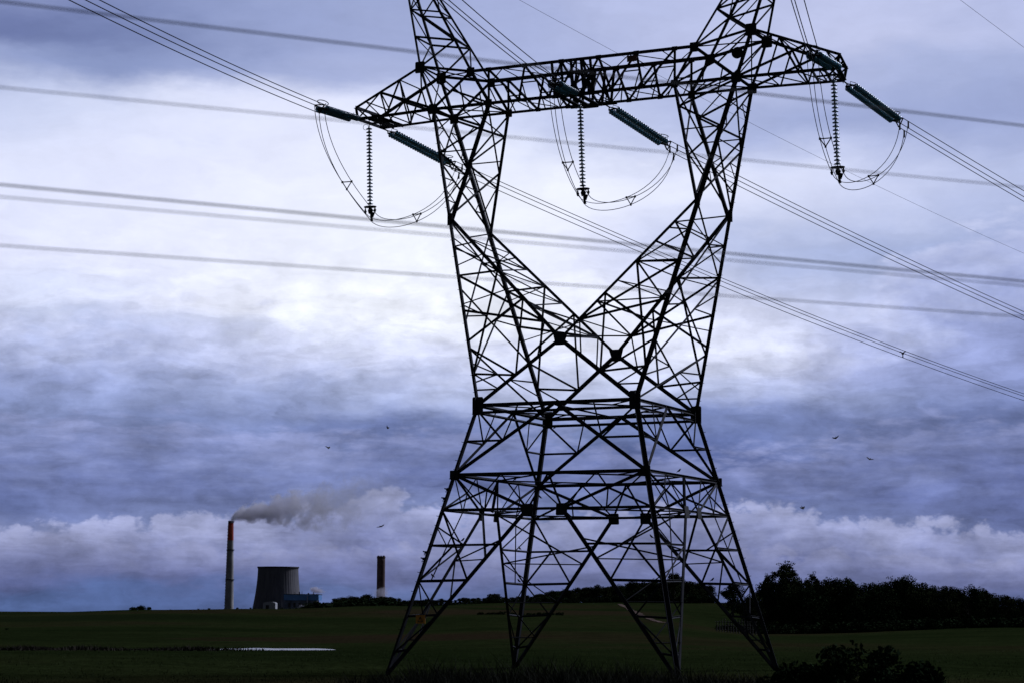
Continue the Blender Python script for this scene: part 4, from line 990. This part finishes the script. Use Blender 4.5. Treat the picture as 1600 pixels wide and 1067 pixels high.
blades('meadow_grass', 30000, lambda: (random.uniform(-80, 1680), 76+210*random.random()**1.6), lambda x, d: .11+.10*noise.noise((x*.02, d*.1, 3)), .014, GR, 'rough meadow grass around the pylon', 4)
blades('marsh_reeds', 22000, lambda: (random.triangular(-90, 420, 60), random.triangular(150, 262, 215)), lambda x, d: max(.08, .24+.55*noise.noise((x*.012, d*.04, 7))), .05, RD_, 'dark marshy reeds around the pond at the left', 6)
# timber corral behind the right pylon leg
q = place(1150, 470); e = empty('timber_fence', V((q.x, q.y, ground_z(q.x, q.y)))); tag(e, 'weathered timber stake fence seen behind the right pylon leg', 'fence')
WOOD = mat('weathered_wood', (.06, .055, .05), .9, var=.3, vscale=2)
for i in range(15):
    xx = (-30+60*i/14)*470/FPX; b = MB(); h = random.uniform(2.6, 3.4); b.tube([HR*xx+V((0, 0, -.5)), HR*(xx+random.uniform(-.1, .1))+V((0, 0, h))], [.13, .09], 6); b.build('post', WOOD, e)
for z in (.8, 1.7, 2.5): b = MB(); b.tube([HR*(-4.6)+V((0, 0, z)), V((0, 0, z-.05)), HR*4.6+V((0, 0, z))], .06, 5); b.build('rail', WOOD, e)
# dirt track climbing the far field
def hit(px, py, d0=300, d1=880):
    best = None
    d = d0
    while d < d1:
        p_ = at(px, py, d); z = ground_z(p_.x, p_.y)
        if z >= p_.z: return V((p_.x, p_.y, z))
        d += 4
    p_ = at(px, py, d1); return V((p_.x, p_.y, ground_z(p_.x, p_.y)))
ctr = [hit(x_, y_) for x_, y_ in ((1036, 973), (1018, 968), (1004, 962), (990, 955), (980, 949), (966, 943))]
vs = []; fs = []; ln_ = []
for i in range(len(ctr)-1):
    for t in range(12): ln_.append(mix(ctr[i], ctr[i+1], t/12))
for i, c_ in enumerate(ln_):
    d_ = (ln_[min(i+1, len(ln_)-1)]-ln_[max(i-1, 0)]); d_.z = 0; d_.normalize(); sd_ = V((d_.y, -d_.x, 0))*(.9+.5*noise.noise((i*.4, 0, 0)))
    for s_ in (-1, 0, 1):
        q = c_+sd_*s_; vs.append(V((q.x, q.y, ground_z(q.x, q.y)+.12)))
for i in range(len(ln_)-1):
    for j in (0, 1): fs.append((i*3+j, i*3+j+1, i*3+j+4, i*3+j+3))
tr = new('dirt_track', vs, fs, mat('pale_dirt', (.13, .095, .08), 1, var=.6, vscale=.25, spec=0)); tag(tr, kind='structure')

# ------------------------------------------------------------------ birds
def bird_mesh(name, span, body, flap, fold):
    b = MB(); bl = body
    b.tube([V((0, -bl*.5, 0)), V((0, -bl*.42, .01)), V((0, -bl*.3, 0)), V((0, 0, -.01)), V((0, bl*.25, 0)), V((0, bl*.5, .01))], [.01, bl*.07, bl*.09, bl*.14, bl*.08, bl*.02], 8)
    b.box(V((0, bl*.52, .0)), (bl*.22, 0, 0), (0, bl*.28, 0), (0, 0, bl*.02))
    for s_ in (-1, 1):
        sec = [(0, .0, .30), (.25, .02, .34), (.5, .06, .30), (.75, .13*fold+.05, .22), (1, .30*fold+.06, .05)]
        top_ = []
        for f_, sw, ch in sec:
            X_ = s_*span/2*f_; Z_ = math.sin(flap)*abs(X_)*(1-.35*f_)
            top_.append([V((X_*math.cos(flap), bl*(sw-ch), Z_)), V((X_*math.cos(flap), bl*(sw+ch*.8), Z_))])
        k0 = len(b.v); vs = []
        for a_, c_ in top_: vs += [a_, c_, a_+V((0, 0, -bl*.03)), c_+V((0, 0, -bl*.03))]
        fs = []
        for i in range(len(sec)-1):
            o_ = i*4; fs += [(o_, o_+1, o_+5, o_+4), (o_+2, o_+6, o_+7, o_+3), (o_, o_+4, o_+6, o_+2), (o_+1, o_+3, o_+7, o_+5)]
        fs += [(len(vs)-4, len(vs)-3, len(vs)-1, len(vs)-2)]
        b.add(vs, fs)
    return b.build(name, BIRD)
for (px, py, dep, rz, tilt, flap, lab) in ((605, 668, 420, 1.2, .9, .7, 'black bird flying high left of the pylon, just above another bird'), (512, 699, 400, 1.0, .8, .3, 'tiny black bird flying farthest left above the power station'), (595, 822, 380, .4, .35, .15, 'black bird gliding above the short brown chimney'),
                                      (1306, 684, 400, -.3, .8, .5, 'black bird soaring highest on the right of the pylon'), (1359, 717, 400, -.4, .5, .35, 'black bird soaring farthest right, lower than its neighbour'), (1254, 793, 400, .8, 1.2, .1, 'black bird banking with spread wings above the dark wood')):
    o = bird_mesh('flying_bird', 1.6, .7, flap, .8); o.location = at(px, py, dep); o.rotation_euler = (tilt, .35*math.sin(px), rz-YAW); tag(o, lab, 'bird', None)
def perched(px, py, Y, lab, s=1.0):
    q = rayplane_y(px, py, Y); b = MB(); k = .10*s
    b.tube([V((-1.15, 0, -.6))*k, V((-.6, 0, -.25))*k, V((0, 0, .1))*k, V((.35, 0, .5))*k, V((.5, 0, .85))*k, V((.72, 0, .85))*k, V((.98, 0, .80))*k], [k*.08, k*.22, k*.42, k*.36, k*.24, k*.17, k*.02], 8)
    for d_ in (-.1, .1): b.tube([V((0, d_, -.15))*k, V((.05, d_, -.62))*k], k*.04, 4)
    o = b.build('perched_bird', BIRD, None, True); o.location = q+V((0, 0, .05)); o.rotation_euler = (0, 0, random.choice((0, 3.14))+random.uniform(-.4, .4)); tag(o, lab, 'bird')
for px, py, Y, lab in ((723, 845, -4, 'small bird perched on the left leg bracing near its middle'), (676, 901, -5.4, 'small bird perched on a low strut of the left pylon leg'), (812, 858, 4, 'small bird perched on the far leg bracing, upper of two'), (811, 909, 5, 'small bird perched on the far leg bracing, lower of two'),
                       (844, 778, 4, 'small bird perched on the belt bracing beside the far leg'), (805, 750, 0, 'small bird perched on top of the left belt girder'), (806, 643, 0, 'small bird perched on the left of the waist frame'), (1018, 840, -4, 'small bird perched on a strut beside the near leg'),
                       (1113, 907, 4.5, 'small bird perched on the lowest strut of the right leg'), (867, 669, 3.6, 'small bird perched by the far waist plate'), (1061, 737, 0, 'small bird perched on the right belt girder')):
    perched(px, py, Y, lab)
